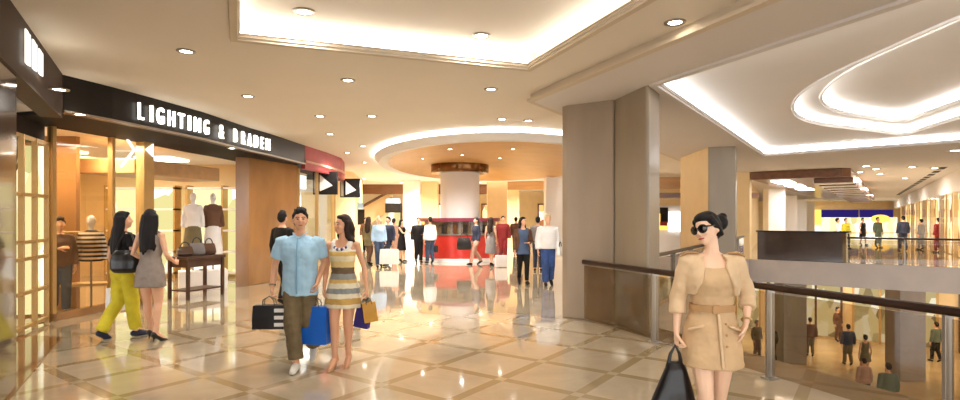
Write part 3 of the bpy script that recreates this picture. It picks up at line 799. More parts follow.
m = MB(); m.tube([(-9.5, 33.97, 1.15), (-5.6, 33.97, 3.32)], .08, 8); m.build('handrail', M['wood'], es, world=True)
pw = empty('display_board', (plan(663, 27), 27, 0), 0, 'bright yellow red and black display panel behind the near pillar', 'display')
x0 = plan(657, 27)
m = MB(); m.box(x0-2.2, x0+4.5, 27.3, 27.5, 0, Hs); m.build('wall_behind_pillar', M['cream'], kind='structure')
for k, (a, b, z0, z1, c) in enumerate(((0, .5, 1.1, 1.9, 'yellowlit'), (.12, .5, 1.45, 2.2, 'blackm'), (.1, .45, 1.3, 1.5, 'redc'), (.55, 1.2, 1.0, 2.0, 'screenw'))):
    m = MB(); m.box(x0+a+.1, x0+b+.1, 27.18-.02*k, 27.26, z0, z1); m.build('colour_block', M[c], pw, world=True)
m = MB(); m.box(x0+.05, x0+1.4, 27.26, 27.295, 0, 2.3); m.build('back_panel', M['white'], pw, world=True)
m = MB(); m.box(x0-2, x0+3.5, 24.0, 24.3, 2.55, 2.78); m.build('trim_wood_beam', M['wood'], kind='structure')
m = MB(); m.box(x0-2, x0+3.5, 25.5, 25.8, 3.05, Hs); m.build('trim_wood_bulkhead', M['woodl'], kind='structure')

# kiosk round the column
kk = empty('kiosk', (KC.x, KC.y, 0), 0, 'round red kiosk with dark glass display round the far white column', 'kiosk')
def ringwall(r0, r1, z0, z1, name, mt, **k):
    m = MB(); n = 48
    m.rings([[Vector((r*cos(2*pi*i/n), r*sin(2*pi*i/n), z)) for i in range(n)] for r, z in ((r0, z0), (r1, z0), (r1, z1), (r0, z1), (r0, z0))], cap=False)
    return m.build(name, mt, kk, True, sharp=30)
ringwall(1.2, 1.72, 0, .12, 'plinth', M['white']); ringwall(1.3, 1.6, .12, 1.02, 'counter_panel', M['redk'])
ringwall(1.45, 1.64, 1.02, 1.06, 'counter_edge', M['steel']); ringwall(1.4, 1.44, 1.06, 1.55, 'display_back', M['greyc'])
ringwall(1.58, 1.6, 1.06, 1.55, 'display_glass', M['bglass']); ringwall(1.35, 1.64, 1.55, 1.68, 'top_rim', mat('kiosk_plum_rim', rgb(120, 40, 60), .3))
for k in range(9):
    a = radians(200+k*16); m = MB(); m.box(-.09, .09, -.03, .03, 1.1, 1.42, Matrix.Translation((1.5*cos(a), 1.5*sin(a), 0)) @ Matrix.Rotation(a+pi/2, 4, 'Z')); m.build('display_item', M['navy' if k % 2 else 'brownc'], kk)

# ------------------------------------------------------------------ downlights
def downlight(x, y, z, label, group, r=.085, power=0):
    t = empty('ceiling_downlight', (x, y, z), 0, label, 'ceiling light', group)
    m = MB(); n = 24
    m.rings([[Vector((rr*cos(2*pi*i/n), rr*sin(2*pi*i/n), zz)) for i in range(n)] for rr, zz in ((r*.8, .0), (r*.82, -.012), (r*1.25, -.012), (r*1.3, 0))], cap=False)
    m.build('trim_ring', M['steel'], t, True)
    m = MB(); m.rings([[Vector((rr*cos(2*pi*i/n), rr*sin(2*pi*i/n), zz)) for i in range(n)] for rr, zz in ((r*.8, -.001), (r*.8, -.006))]); m.build('lens', M['lens'], t)
    if power: spot(x, y, z-.03, power)
    return t
def spot(x, y, z, power, size=150, col=(1, .97, .92), rad=.06, blend=.8):
    l = bpy.data.lights.new('downlight_beam', 'SPOT'); l.energy = power; l.spot_size = radians(size); l.spot_blend = blend; l.color = col; l.shadow_soft_size = rad
    o = bpy.data.objects.new('downlight_beam', l); o.location = (x, y, z); COL.objects.link(o)
    return o
PW = 80
for px, py in ((186, 51), (348, 80), (248, 96), (491, 89), (502, 119), (320, 116), (372, 116), (675, 22), (363, 146), (300, 160)):
    x, Y = pz(px, py, Hc)
    downlight(x, Y, Hc, 'added round fill downlight in the tan corridor ceiling', 'downlights in the corridor ceiling', power=PW if px != 675 else 0)
for px, py in ((304, 12), (481, 36)):
    x, Y = pz(px, py, Hc+.26)
    downlight(x, Y, Hc+.267, 'round recessed downlight inside the rectangular lit ceiling tray', 'downlights in the ceiling tray', r=.1, power=PW*1.2)
for x, y in ((-1.9, 3.2), (.6, 3.6), (-1, 1), (1.5, 1.2)):
    downlight(x, y, Hc+.267, 'round recessed downlight inside the rectangular lit ceiling tray', 'downlights in the ceiling tray', r=.1, power=PW)
for px, py in ((59, 89), (80, 114), (232, 148)):
    x, Y = pz(px, py, zf); 
    downlight(x, Y, zf, 'small downlight in the black soffit over the shopfront', 'downlights in the black shop soffit', r=.08, power=25)
for px, py in ((866, 166), (876, 169), (912, 167), (880, 174), (935, 168), (860, 172), (800, 170), (905, 178), (955, 150.5)):
    x, Y = pz(px, py, Hs)
    if Y < 60: downlight(x, Y, Hs, 'small downlight in the grey soffit across the atrium', 'downlights across the atrium', r=.14, power=150)
for x, y in ((-3.5, 24.5), (-2.5, 28), (-6, 28.5), (2.5, 27.5), (-4.5, 31.5), (0, 31), (4, 32), (-3, 38), (2, 38), (5, 24)):  # extra downlights added to brighten the far corridor
    downlight(x, y, Hc, 'added fill downlight in the far corridor ceiling', 'fill downlights in the far corridor ceiling', r=.12, power=1300)
def under_z(x, y):
    best = None
    for i in range(180):
        a = 2*pi*i/180
        o = Vector((EC[0]+(EA-.3)*cos(a), EC[1]+(EB-.3)*sin(a))); c = KC+Vector((cos(a), sin(a)))*1.1
        for k in range(41):
            t = k/40; q = o.lerp(c, t); d = (q.x-x)**2+(q.y-y)**2
            if best is None or d < best[0]: best = (d, 3.455+(3.84-3.455)*sin(t*pi/2))
    return best[1]-.004
for (px, py) in ((513, 153), (450, 160)):
    Y = 15.5; x = plan(px, Y); z = 3.63
    downlight(x, Y, under_z(x, Y)-.0, 'added fill downlight in the gold underside of the round ceiling disc', 'downlights in the gold disc', r=.07, power=150)
for x, Y in ((-2.0, 19.2), (.7, 19.4), (-.6, 18.2)):  # downlights added to brighten the round column and kiosk
    downlight(x, Y, under_z(x, Y), 'added fill downlight in the gold underside of the round ceiling disc', 'downlights in the gold disc', r=.07, power=420)
for x, Y in ((-4.1, 17.0), (-4.2, 20.0), (-3.6, 13.2), (1.0, 11.4)):  # more downlights added to light the round column and mid corridor
    downlight(x, Y, Hc, 'added round fill downlight in the tan corridor ceiling', 'downlights in the corridor ceiling', power=320)
# light for the far right row, lower level and shops (area lights added to brighten them)
def area(x, y, z, sx, sy, power, col=(1, .88, .72), rot=(0, 0, 0)):
    l = bpy.data.lights.new('fill_area', 'AREA'); l.shape = 'RECTANGLE'; l.size = sx; l.size_y = sy; l.energy = power; l.color = col
    o = bpy.data.objects.new('fill_area', l); o.location = (x, y, z); o.rotation_euler = rot; COL.objects.link(o)
    return o
area(-8.8, 12.5, 3.1, 3, 3, 150)
area(-7.9, 9.2, 3.1, .8, 1.0, 110); area(-7.1, 10.5, 3.1, .5, .6, 40)
area(-6.2, 18.2, 3.0, 1, 3, 60)
for p, e in ((on3(2, 6), 260), (on3(8, 5), 240), (on3(-4, 6), 180)):
    area(p.x, p.y, -1.0, 4, 4, e)
for t in (6, 16, 28, 42):
    p = on4(t, -3.0); area(p.x, p.y, Hs-.05, 3, 3, 420, (1, .93, .85))
for k in range(5):
    p = on3(1.2, 2+6*k); area(p.x, p.y, 3.15, .7, 2, 90, (1, .95, .9))

# ------------------------------------------------------------------ people
FEM = [(.80, 0, 0, .07, .07), (.84, 0, .01, .145, .105), (.90, 0, .015, .172, .122), (.96, 0, .012, .165, .115), (1.03, 0, .005, .138, .098), (1.09, 0, 0, .122, .09),
       (1.16, 0, -.005, .130, .096), (1.24, 0, -.018, .142, .112), (1.30, 0, -.015, .150, .108), (1.36, 0, 0, .160, .085), (1.41, 0, .008, .150, .066), (1.44, 0, .012, .10, .056), (1.465, 0, .012, .058, .052)]
MAL = [(.80, 0, 0, .07, .07), (.84, 0, .01, .150, .105), (.90, 0, .012, .168, .118), (.98, 0, .005, .158, .11), (1.06, 0, 0, .150, .105), (1.14, 0, -.003, .158, .11),
       (1.24, 0, -.008, .178, .122), (1.32, 0, -.005, .19, .118), (1.38, 0, .003, .188, .095), (1.42, 0, .01, .148, .075), (1.45, 0, .015, .092, .064), (1.475, 0, .015, .066, .06)]

FOLD = bpy.data.textures.new('cloth_folds', 'CLOUDS'); FOLD.noise_scale = .10; FOLD.noise_depth = 2

def hand(m, wrist, d, w, curl, side_palm):
    """d: hand direction, w: towards the thumb, side_palm: palm normal"""
    d = Vector(d).normalized(); pn = Vector(side_palm); pn = (pn-d*pn.dot(d)).normalized(); w = Vector(w); w = (w-d*w.dot(d)-pn*w.dot(pn)).normalized()
    wr = Vector(wrist)
    rs = []
    for s, hw, ht in ((-.01, .024, .02), (.02, .030, .018), (.055, .040, .016), (.085, .041, .013), (.095, .036, .009)):
        rs.append([wr+d*s+w*hw*cos(2*pi*i/12)+pn*ht*sin(2*pi*i/12) for i in range(12)])
    m.rings(rs)
    for k, (o, L) in enumerate(((.029, .066), (.010, .076), (-.010, .072), (-.029, .056))):
        p = wr+d*.08+w*o; pts = [p]; a = 0
        for q, f in enumerate((.45, .32, .23)):
            a += curl*(.8 if q == 0 else 1.0)
            p = p+(d*cos(a)+pn*sin(a))*L*f*1.15+w*o*.06; pts.append(p)
        m.tube(pts, [.0098, .0092, .0085, .0072], 8)
    p = wr+d*.025+w*.028; p1 = p+(d*.55+w*.7+pn*.3).normalized()*.04; p2 = p1+(d*.85+w*.25+pn*(.3+curl*.4)).normalized()*.034; p3 = p2+(d*.9+pn*(.4+curl*.4)).normalized()*.024
    m.tube([p, p1, p2, p3], [.014, .0125, .011, .008], 8)

def torso_at(prof, z):
    for a, b in zip(prof[:-1], prof[1:]):
        if a[0] <= z <= b[0]:
            t = (z-a[0])/(b[0]-a[0]); return tuple(x+(y-x)*t for x, y in zip(a, b))
    return prof[0] if z < prof[0][0] else prof[-1]

def person(label, loc, yaw, h, sex='f', cat='person', group=None, arms=None, legs=None, head=(0, 0, 0), skin='skin', hair=('short', 'hair'), clothes=(), shoes='blackm', heel=0.0,
           vox=.016, face=False, extra=None):
    prof = FEM if sex == 'f' else MAL
    S = h/(1.745+heel*.8)
    root = empty('person', loc, yaw, label, cat, group)
    sw = .165 if sex == 'f' else .195
    sh = {1: Vector((sw, .01, 1.395 if sex == 'f' else 1.388)), -1: Vector((-sw, .01, 1.395 if sex == 'f' else 1.388))}
    A = {}
    for s in (1, -1):
        dflt = (Vector((s*(sw+.055), .03, 1.12)), Vector((s*(sw+.06), -.03, .87)), Vector((0, -.1, -1)), .35)
        a = (arms or {}).get(s)
        A[s] = dflt if a is None else tuple(list(a)+list(dflt[len(a):]))
        A[s] = (Vector(A[s][0]), Vector(A[s][1]), Vector(A[s][2]), A[s][3])
    Lg = {}
    hipx = .088
    for s in (1, -1):
        dflt = (Vector((s*.09, -.02, .49)), Vector((s*.095, .02, .085)), Vector((s*.12, -1, -.1)))
        a = (legs or {}).get(s)
        Lg[s] = dflt if a is None else tuple(Vector(q) for q in list(a)+list(dflt[len(a):]))
    H = Matrix.Translation((0, .01, 1.53)) @ (Matrix.Rotation(head[0], 4, 'Z') @ Matrix.Rotation(head[1], 4, 'X') @ Matrix.Rotation(head[2], 4, 'Y')) @ Matrix.Translation((0, -.01, -1.53))
    R3 = H.to_3x3()
    def hd(x, y, z): return H @ Vector((x, y, z))
    k = 1 if sex == 'm' else .96
    up = Vector((0, 0, heel*.8))
    # ---- body
    m = MB(s=S); m_off = up
    m.loft([(z+up.z, cx, cy, rx, ry) for z, cx, cy, rx, ry in prof])
    def v(p): return Vector(p)+up
    m.tube([v((0, .012, 1.44)), v((0, .008, 1.50)), v(hd(0, .012, 1.57))], [.056*k, .05*k, .05*k])
    m.ball(v(hd(0, .012, 1.648)), (.074*k, .092, .099), R3)
    m.ball(v(hd(0, -.022, 1.608)), (.060*k, .068, .085), R3)
    m.ball(v(hd(0, -.052, 1.552)), (.034*k, .034, .028), R3)
    m.ball(v(hd(.033, -.065, 1.605)), (.022, .02, .022), R3); m.ball(v(hd(-.033, -.065, 1.605)), (.022, .02, .022), R3)
    m.tube([v(hd(0, -.085, 1.645)), v(hd(0, -.104, 1.612)), v(hd(0, -.094, 1.602))], [.010, .0135, .010], 8)
    m.ball(v(hd(0, -.082, 1.572)), (.024, .012, .012), R3)
    for s in (1, -1): m.ball(v(hd(s*.074*k, .018, 1.622)), (.012, .02, .03), R3)
    ar = .044 if sex == 'm' else .037
    for s in (1, -1):
        el, wr, hdv, curl = A[s]
        m.ball(v(sh[s]), ar*1.25)
        fm = el.lerp(wr, .3)
        m.tube([v(sh[s]), v(sh[s].lerp(el, .45)), v(el), v(fm), v(wr)], [ar*1.1, ar*1.05, ar*.82, ar*.88, ar*.58])
        pn = Vector((-s, 0, 0)); th = Vector((0, -1, 0))
        if abs(hdv.normalized().dot(th)) > .8: th = Vector((0, 0, 1))
        hand(m, v(wr), hdv, th, curl, pn)
        kn, an, td = Lg[s]
        hip = Vector((s*hipx, .005, .88))
        tr = .088 if sex == 'm' else .092
        cal = kn.lerp(an, .3)+Vector((0, .018, 0))
        m.tube([v(hip), v(hip.lerp(kn, .45)), v(kn), v(cal), v(kn.lerp(an, .72)), v(an)], [tr, tr*.88, .056, .056, .038, .034])
        td = td.normalized()
        tip = v(an)+td*.155+Vector((0, 0, -.05)) if heel < .02 else v(an)+td*.14+Vector((0, 0, -.06-heel*.55))
        m.tube([v(an)-td*.03+Vector((0, 0, -.045)), v(an)+td*.03+Vector((0, 0, -.035)), v(an)+td*.09+Vector((0, 0, -.05-heel*.4)), tip], [.032, .038, .034, .022], 10)
    m.build('body', M[skin], root, vox=vox*.8*S, sm=2)
    # ---- shoes
    if shoes:
        for s in (1, -1):
            kn, an, td = Lg[s]; td = td.normalized(); m = MB(s=S)
            if heel < .02:
                m.tube([v(an)-td*.035+Vector((0, 0, -.045)), v(an)+td*.03+Vector((0, 0, -.032)), v(an)+td*.10+Vector((0, 0, -.048)), v(an)+td*.165+Vector((0, 0, -.056))], [.040, .045, .042, .028], 12)
                m.tube([v(an)-td*.03+Vector((0, 0, -.07)), v(an)+td*.155+Vector((0, 0, -.07))], [.036, .036], 10, flat=.4)
            else:
                tip = v(an)+td*.15+Vector((0, 0, -.065-heel*.55))
                m.tube([v(an)-td*.035+Vector((0, 0, -.04)), v(an)+td*.02+Vector((0, 0, -.06)), v(an)+td*.09+Vector((0, 0, -.06-heel*.5)), tip], [.036, .034, .036, .024], 12)
                m.tube([v(an)-td*.03+Vector((0, 0, -.05)), v(an)-td*.035+Vector((0, 0, -.085-heel*.8))], [.016, .008], 8)
            m.build('shoe', M[shoes], root, vox=max(vox*.8, .008)*S, sm=1)
    # ---- hair
    hk, hm = hair
    m = MB(s=S)
    m.ball(v(hd(0, .028, 1.672)), (.083*k, .094, .092), R3)
    m.ball(v(hd(0, .050, 1.640)), (.080*k, .075, .10), R3)
    if hk == 'short':
        m.ball(v(hd(0, -.028, 1.735)), (.055, .045, .026), R3)
        for s in (1, -1): m.tube([v(hd(s*.070, .01, 1.68)), v(hd(s*.073, .015, 1.635))], [.02, .01], 8)
        rr = random.Random(3)
        if vox < .02:
            for i in range(26):
                x, y = rr.uniform(-.055, .055), rr.uniform(-.055, .06)
                z = 1.672+.088*sqrt(max(.05, 1-(x/.083)**2-((y-.028)/.094)**2))
                m.tube([v(hd(x, y, z-.01)), v(hd(x*1.15, y-.02, z+.018))], [.016, .007], 6)
    if hk == 'bun':
        m.ball(v(hd(0, -.022, 1.722)), (.062, .05, .03), R3)
        m.ball(v(hd(0, .155, 1.662)), (.064, .058, .060), R3); m.ball(v(hd(.01, .195, 1.70)), (.034, .034, .032), R3); m.ball(v(hd(0, .0, 1.715)), (.072, .075, .045), R3); m.ball(v(hd(-.01, .17, 1.635)), (.028, .03, .026), R3)
        m.tube([v(hd(0, .08, 1.66)), v(hd(0, .14, 1.67))], [.05, .04], 10)
        for s in (1, -1): m.tube([v(hd(s*.066, -.02, 1.70)), v(hd(s*.074, .015, 1.64)), v(hd(s*.06, .06, 1.58))], [.024, .022, .02], 8)
    if hk in ('long', 'wavy'):
        rr = random.Random(len(label))
        zend = 1.18 if hk == 'long' else 1.27
        m.ball(v(hd(0, -.02, 1.725)), (.06, .05, .028), R3)
        for i in range(9):
            a = radians(-100+25*i)     # round the back
            x, y = .075*sin(a), .03+.07*cos(a)
            pts = [v(hd(x, y, 1.66))]
            for j in range(1, 6):
                z = 1.66+(zend+rr.uniform(-.03, .05)-1.66)*j/5
                w = .022*sin(j*2.1+i) if hk == 'wavy' else .006*sin(j+i)
                spread = 1+.22*j/5 if hk == 'wavy' else 1.02+.1*j/5
                q = hd(x*spread+w, y*.95+.012*j/2+w*.5, max(z, 1.52))
                if z < 1.52: q = q+Vector((0, .006*j, z-1.52))
                pts.append(v(q))
            m.tube(pts, [.03, .036, .038, .036, .03, .016], 8)
    m.build('hair', M[hm], root, vox=max(vox*.75, .009)*S, sm=2)
    # ---- clothes
    for c in clothes:
        kind, mt = c[0], c[1]; o = c[2] if len(c) > 2 else {}
        m = MB(s=S); inf = o.get('inf', .012); name = o.get('name', kind)
        if kind in ('shirt', 'coat', 'jacket', 'top'):
            z0, z1 = o.get('hem', .86), o.get('neck', 1.452)
            zs = [z0]+[p[0] for p in prof if z0+.02 < p[0] < z1-.015]+[z1]
            secs = []
            for z in zs:
                _, cx, cy, rx, ry = torso_at(prof, max(z, .88))
                fl_ = o.get('flare', 0)*max(0, (1.05-z))/(1.05-z0+1e-6) if z < 1.05 else 0
                mn = o.get('straight', 0)
                rx = max(rx, mn) if z < 1.3 else rx; ry = max(ry, mn*.66) if z < 1.3 else ry
                secs.append((z+up.z, cx, cy, rx+inf+fl_, ry+inf+fl_*.8))
            if o.get('open'):
                m.shell([(s_[0], s_[1], s_[2], s_[3]+.012, s_[4]+.012, o['open'](s_[0]-up.z)) for s_ in secs], .026)
            else:
                m.loft(secs)
            sl = o.get('sleeve', 0)
            if o.get('collar'):
                m.tube([v((.06*cos(a), .012+.055*sin(a), 1.465+.012*sin(a))) for a in [radians(-70+320*i/14) for i in range(15)]], .016, 8)
            for s in (1, -1):
                el, wr, _, _ = A[s]
                if sl <= 0: continue
                pts = [v(sh[s]+Vector((-s*.06, 0, .008))), v(sh[s]+Vector((0, 0, -.002)))]; rad = [ar*1.15+inf, ar*1.25+inf]
                if sl <= 1: pts.append(v(sh[s].lerp(el, sl))); rad.append(ar*1.15+inf+.008)
                else:
                    pts += [v(sh[s].lerp(el, .5)), v(el), v(el.lerp(wr, sl-1))]; rad += [ar*1.1+inf, ar*.98+inf, ar*.78+inf+.006]
                m.tube(pts, rad, 14, round_ends=False)
        elif kind in ('dress', 'skirt'):
            z0, z1 = o.get('hem', .6), o.get('neck', 1.34)
            fx, fy = o.get('flare', (.24, .2))
            zs = [z0, z0+(.9-z0)*.5]+[p[0] for p in prof if .88 < p[0] < z1-.01]+[z1]
            secs = []
            for z in zs:
                _, cx, cy, rx, ry = torso_at(prof, max(z, .9))
                if z < .9:
                    t = (.9-z)/(.9-z0); rx = rx+(fx-rx-inf)*t; ry = ry+(fy-ry-inf)*t; cx += o.get('sway', 0)*t
                if o.get('aline') and z < 1.06:
                    t = (1.06-z)/(1.06-z0); rx = .128+(fx-.128-inf)*t**.8; ry = .095+(fy-.095-inf)*t**.8
                secs.append((z+up.z, cx, cy, rx+inf, ry+inf))
            m.loft(secs, 28)
            if o.get('straps'):
                for s in (1, -1): m.tube([v((s*.085, -.09, 1.32)), v((s*.10, -.045, 1.42)), v((s*.10, .02, 1.452)), v((s*.085, .075, 1.40)), v((s*.07, .088, 1.32))], o['straps'], 10, flat=.6)
        elif kind == 'trousers':
            zt = o.get('waist', 1.0); za = o.get('ankle', .1); w = o.get('loose', .012)
            zs = [.82, .86, .9, .96, zt]
            m.loft([(z+up.z, *(lambda q: (q[1], q[2], q[3]+inf, q[4]+inf))(torso_at(prof, z))) for z in zs])
            for s in (1, -1):
                kn, an, td = Lg[s]; hip = Vector((s*hipx, .005, .88)); tr = .09
                end = kn.lerp(an, min(1, (kn.z-za)/(kn.z-an.z)))
                m.tube([v(hip), v(hip.lerp(kn, .45)), v(kn), v(kn.lerp(end, .4)+Vector((0, .012, 0))), v(end)], [tr+inf, tr*.9+inf, .06+w, .056+w, .044+w*1.2], 14, round_ends=False)
        ob = m.build(name, M[mt] if isinstance(mt, str) else mt, root, vox=max(vox*.85, .008)*S, sm=2)
        if vox < .015:
            dm = ob.modifiers.new('folds', 'DISPLACE'); dm.texture = FOLD; dm.texture_coords = 'LOCAL'; dm.strength = .024; dm.mid_level = .45
    ctx = dict(parts={c.name.split('.')[0]: c for c in root.children}, root=root, S=S, hd=hd, v=v, R3=R3, A=A, sh=sh, prof=prof, Lg=Lg)
    if face:
        for s in (1, -1):
            m = MB(s=S); m.ball(v(hd(s*.030, -.083, 1.640)), (.013, .006, .0065), R3); m.build('eye', M['eye'], root, True)
            m = MB(s=S); m.tube([v(hd(s*.014, -.094, 1.657)), v(hd(s*.032, -.090, 1.662)), v(hd(s*.048, -.075, 1.656))], .004, 6); m.build('eyebrow', M['hair'], root, True)
        m = MB(s=S); m.tube([v(hd(-.020, -.088, 1.5725)), v(hd(0, -.096, 1.573)), v(hd(.020, -.088, 1.5725))], [.004, .007, .004], 8, flat=.8); m.build('mouth', M['lip'], root, True)
    if extra: extra(ctx)
    return root, ctx

def at_root(ctx, p):
    """local (unscaled) body point -> world"""
    r = ctx['root']; q = (Vector(p))*ctx['S']
    return Matrix.Translation(r.location) @ Matrix.Rotation(r.rotation_euler.z, 4, 'Z') @ q

def hand_point(ctx, s, d=.1):
    el, wr, hv, c = ctx['A'][s]
    return at_root(ctx, ctx['v'](wr+hv.normalized()*d))

def shopping_bag(label, grip, rz, w, h, d, mt, group=None, tilt=0, handle=.16, hm='bagblack', stripes_=False):
    """grip: world point where the handle is held"""
    t = empty('shopping_bag', (grip.x, grip.y, grip.z-handle-h), rz, label, 'bag', group)
    t.rotation_euler = (0, tilt, rz)
    m = MB()
    rs = []
    for z, k in ((0, 1), (h*.5, 1.0), (h, .97)):
        q = d/2*(1 if z < h*.9 else .75)
        g = d/2*(.75 if z > 0 else 1)
        rs.append([Vector((x*k, y, z)) for x, y in ((-w/2, -q), (0, -q*1.05), (w/2, -q), (w/2-.012*(z > 0), 0), (w/2, q), (0, q*1.05), (-w/2, q), (-w/2+.012*(z > 0), 0))])
    m.rings(rs); body = m.build('body', M[mt], t)
    for s in (-1, 1):
        m = MB(); m.tube([(-w*.2, s*d*.36, h-.02), (-w*.17, s*d*.3, h+handle*.6), (0, 0, h+handle), (w*.17, s*d*.3, h+handle*.6), (w*.2, s*d*.36, h-.02)], .006, 6); m.build('handle', M[hm], t, True)
    if stripes_:
        for k in range(3):
            m = MB(); m.box(w/2-.10, w/2+.004, -d/2-.008, d/2+.006, h*(.12+.3*k), h*(.27+.3*k)); m.build('stripe', M['bagwhite'], body)
    return t

def walk(s, fwd=1, lift=.06):
    """legs of a stride: leg `fwd` forward"""
    o = -fwd
    return {fwd: ((fwd*.085, -s*.62-.03, .50), (fwd*.08, -s, .085), (fwd*.08, -1, .05)),
            o: ((o*.085, s*.1-.02, .49), (o*.085, s*1.0, .085+lift), (o*.1, -1, -.55))}

# foreground woman in tan --------------------------------------------------
Yw = 3.75
def fw_extra(c):
    root, S, hd, v, R3 = c['root'], c['S'], c['hd'], c['v'], c['R3']
    sg = MB(s=S)
    for s in (1, -1):
        R = R3 @ Matrix.Rotation(s*.25, 3, 'Z')
        sg.ball(v(hd(s*.036, -.095, 1.640)), (.036, .008, .032), R)
        m = MB(s=S); m.tube([v(hd(-.02, -.102, 1.648)), v(hd(.02, -.102, 1.648))], .005, 6)
    for s in (1, -1): m.tube([v(hd(s*.066, -.082, 1.65)), v(hd(s*.080, -.02, 1.648)), v(hd(s*.078, .03, 1.636))], [.007, .005, .004], 6)
    fr_ = m.build('sunglasses', M['lensd'], root, True); sg.build('lens', M['lensd'], fr_, True)
    m = MB(s=S); m.tube([v(hd(-.022, -.088, 1.5725)), v(hd(0, -.097, 1.574)), v(hd(.022, -.088, 1.5725))], [.004, .008, .004], 8); m.build('mouth', M['lip'], root, True)
    # belt, buckle, placket, epaulettes, lapels, pockets, bracelet
    q = torso_at(FEM, 1.075)
    m = MB(s=S); n = 32; rs = []
    for dr, z in ((.014, 1.05), (.03, 1.052), (.03, 1.098), (.014, 1.10)):
        rs.append([v(((q[3]+dr)*sin(2*pi*i/n), q[2]-(q[4]+dr)*cos(2*pi*i/n), z)) for i in range(n)])
    m.rings(rs+[rs[0]], cap=False); belt = m.build('belt', M['tand'], root, True, sharp=40)
    m = MB(s=S); m.box(-.03, .02, -.132, -.118, 1.045+c['v']((0, 0, 0)).z, 1.105+c['v']((0, 0, 0)).z); m.build('buckle', M['tand'], belt, bevel=.004)
    for s in (1, -1):
        m = MB(s=S); m.tube([v((s*.115, -.03, 1.462)), v((s*.165, -.01, 1.464)), v((s*.205, .005, 1.44))], [.02, .024, .022], 8, flat=.35, flat_axis=(0, 0, 1)); m.build('epaulette', M['tand'], c['parts']['jacket'], True)
    m = MB(s=S); m.tube([v((.010, -.124, 1.045)), v((.014, -.13, 1.0)), v((.02, -.142, .9)), v((.028, -.172, .69))], [.012, .012, .012, .012], 6, flat=.5); m.build('placket', M['tan2'], c['parts']['dress'], True)
    for k in range(3):
        m = MB(s=S); m.ball(v((.055, -.142-.012*k, .98-.075*k)), (.009, .005, .009)); m.build('button', M['tand'], c['parts']['dress'], True)
    for s in (1, -1):
        m = MB(s=S); m.tube([v((s*.10, -.118, .955)), v((s*.165, -.085, .93))], [.022, .022], 8, flat=.5); m.build('pocket_flap', M['tan2'], c['parts']['dress'], True)
    wr = c['A'][1][1]; el = c['A'][1][0]; m = MB(s=S)
    dd = (wr-el).normalized(); ctr = el.lerp(wr, .93); x = dd.orthogonal().normalized(); y = dd.cross(x)
    m.tube([v(ctr+(x*cos(t)+y*sin(t))*.032) for t in [2*pi*i/14 for i in range(15)]], .007, 6); m.build('bracelet', M['frame'], root, True)
    wr = c['A'][-1][1]; el = c['A'][-1][0]
    m = MB(s=S); m.tube([v((.055*sin(t), .01-.055*cos(t), 1.452-.035*cos(t))) for t in [radians(-80+160*i/10) for i in range(11)]], .003, 6); m.build('necklace', M['frame'], root, True)
gap = lambda z: radians(20+max(0, (1.38-z))*140) if z < 1.40 else radians(30)
fw, cf = person('woman in tan trench dress and short jacket with sunglasses holding a black bag', (plan(712, Yw), Yw, 0), radians(-8), 1.715, 'f',
    arms={-1: ((-.225, .045, 1.125), (-.245, -.01, .895), (-.02, -.05, -1), .9), 1: ((.262, .06, 1.145), (.215, -.055, .985), (-.35, .02, -1), .15)},
    legs={-1: ((-.07, -.10, .50), (-.05, -.14, .1), (-.05, -1, -.3)), 1: ((.065, .03, .49), (.06, .16, .14), (.1, -1, -.6))},
    head=(radians(-50), radians(6), radians(-13)), skin='skinp', hair=('bun', 'hair'), heel=.06, shoes='leather', vox=.010,
    clothes=[('dress', 'tan', {'hem': .66, 'neck': 1.36, 'flare': (.215, .185), 'inf': .014}),
             ('jacket', 'tan2', {'hem': 1.165, 'neck': 1.452, 'sleeve': 1.45, 'inf': .022, 'open': gap, 'straight': .148})], extra=fw_extra)
g = hand_point(cf, -1, .105)
hb = empty('handbag', (g.x-.01, g.y, g.z-.42), 0, 'large soft black tote bag hanging from the hand of the woman in tan', 'bag')
m = MB()
m.rings([[Vector((x*cos(t)*w+ox, .085*k*sin(t), z)) for t in [2*pi*i/16 for i in range(16)]] for x, w, k, z, ox in ((1, .17, .6, -.22, -.04), (1, .195, .95, -.17, -.035), (1, .175, 1.0, -.02, -.02), (1, .13, .9, .12, -.005), (1, .075, .6, .27, .005), (1, .05, .35, .32, .0))])
m.build('body', M['leather'], hb, vox=.012)
m = MB(); m.tube([(-.05, 0, .28), (-.03, 0, .37), (0, 0, .425), (.03, 0, .37), (.045, 0, .28)], [.016, .012, .011, .012, .016], 8); m.build('handle', M['leather'], hb, True)

# couple ----------------------------------------------------------------------
Ym = 6.2
def man_extra(c):
    root, S, v = c['root'], c['S'], c['v']
    m = MB(s=S); m.tube([v((0, -.10, 1.43)), v((0, -.148, 1.30)), v((0, -.153, 1.1)), v((0, -.158, .84))], .010, 6); m.build('button_placket', mat('shirt_placket', rgb(134, 182, 214), .8), c['parts']['shirt'], True)
    for s in (1, -1):
        m = MB(s=S); m.tube([v((s*.012, -.072, 1.432)), v((s*.05, -.055, 1.468)), v((s*.068, .0, 1.485))], [.016, .02, .016], 8, flat=.4); m.build('collar', M['shirt'], c['parts']['shirt'], True)
    m = MB(s=S); m.box(-.16, -.06, -.152, -.138, 1.22, 1.33) ; 
    m.build('chest_pocket', M['shirt'], root, bevel=.004) if False else None
    wr = c['A'][-1][1]; el = c['A'][-1][0]; dd = (wr-el).normalized(); ctr = el.lerp(wr, .92); x = dd.orthogonal().normalized(); y = dd.cross(x); m = MB(s=S)
    m.tube([v(ctr+(x*cos(t)+y*sin(t))*.032) for t in [2*pi*i/14 for i in range(15)]], .009, 6); m.build('watch', M['metal'], root, True)
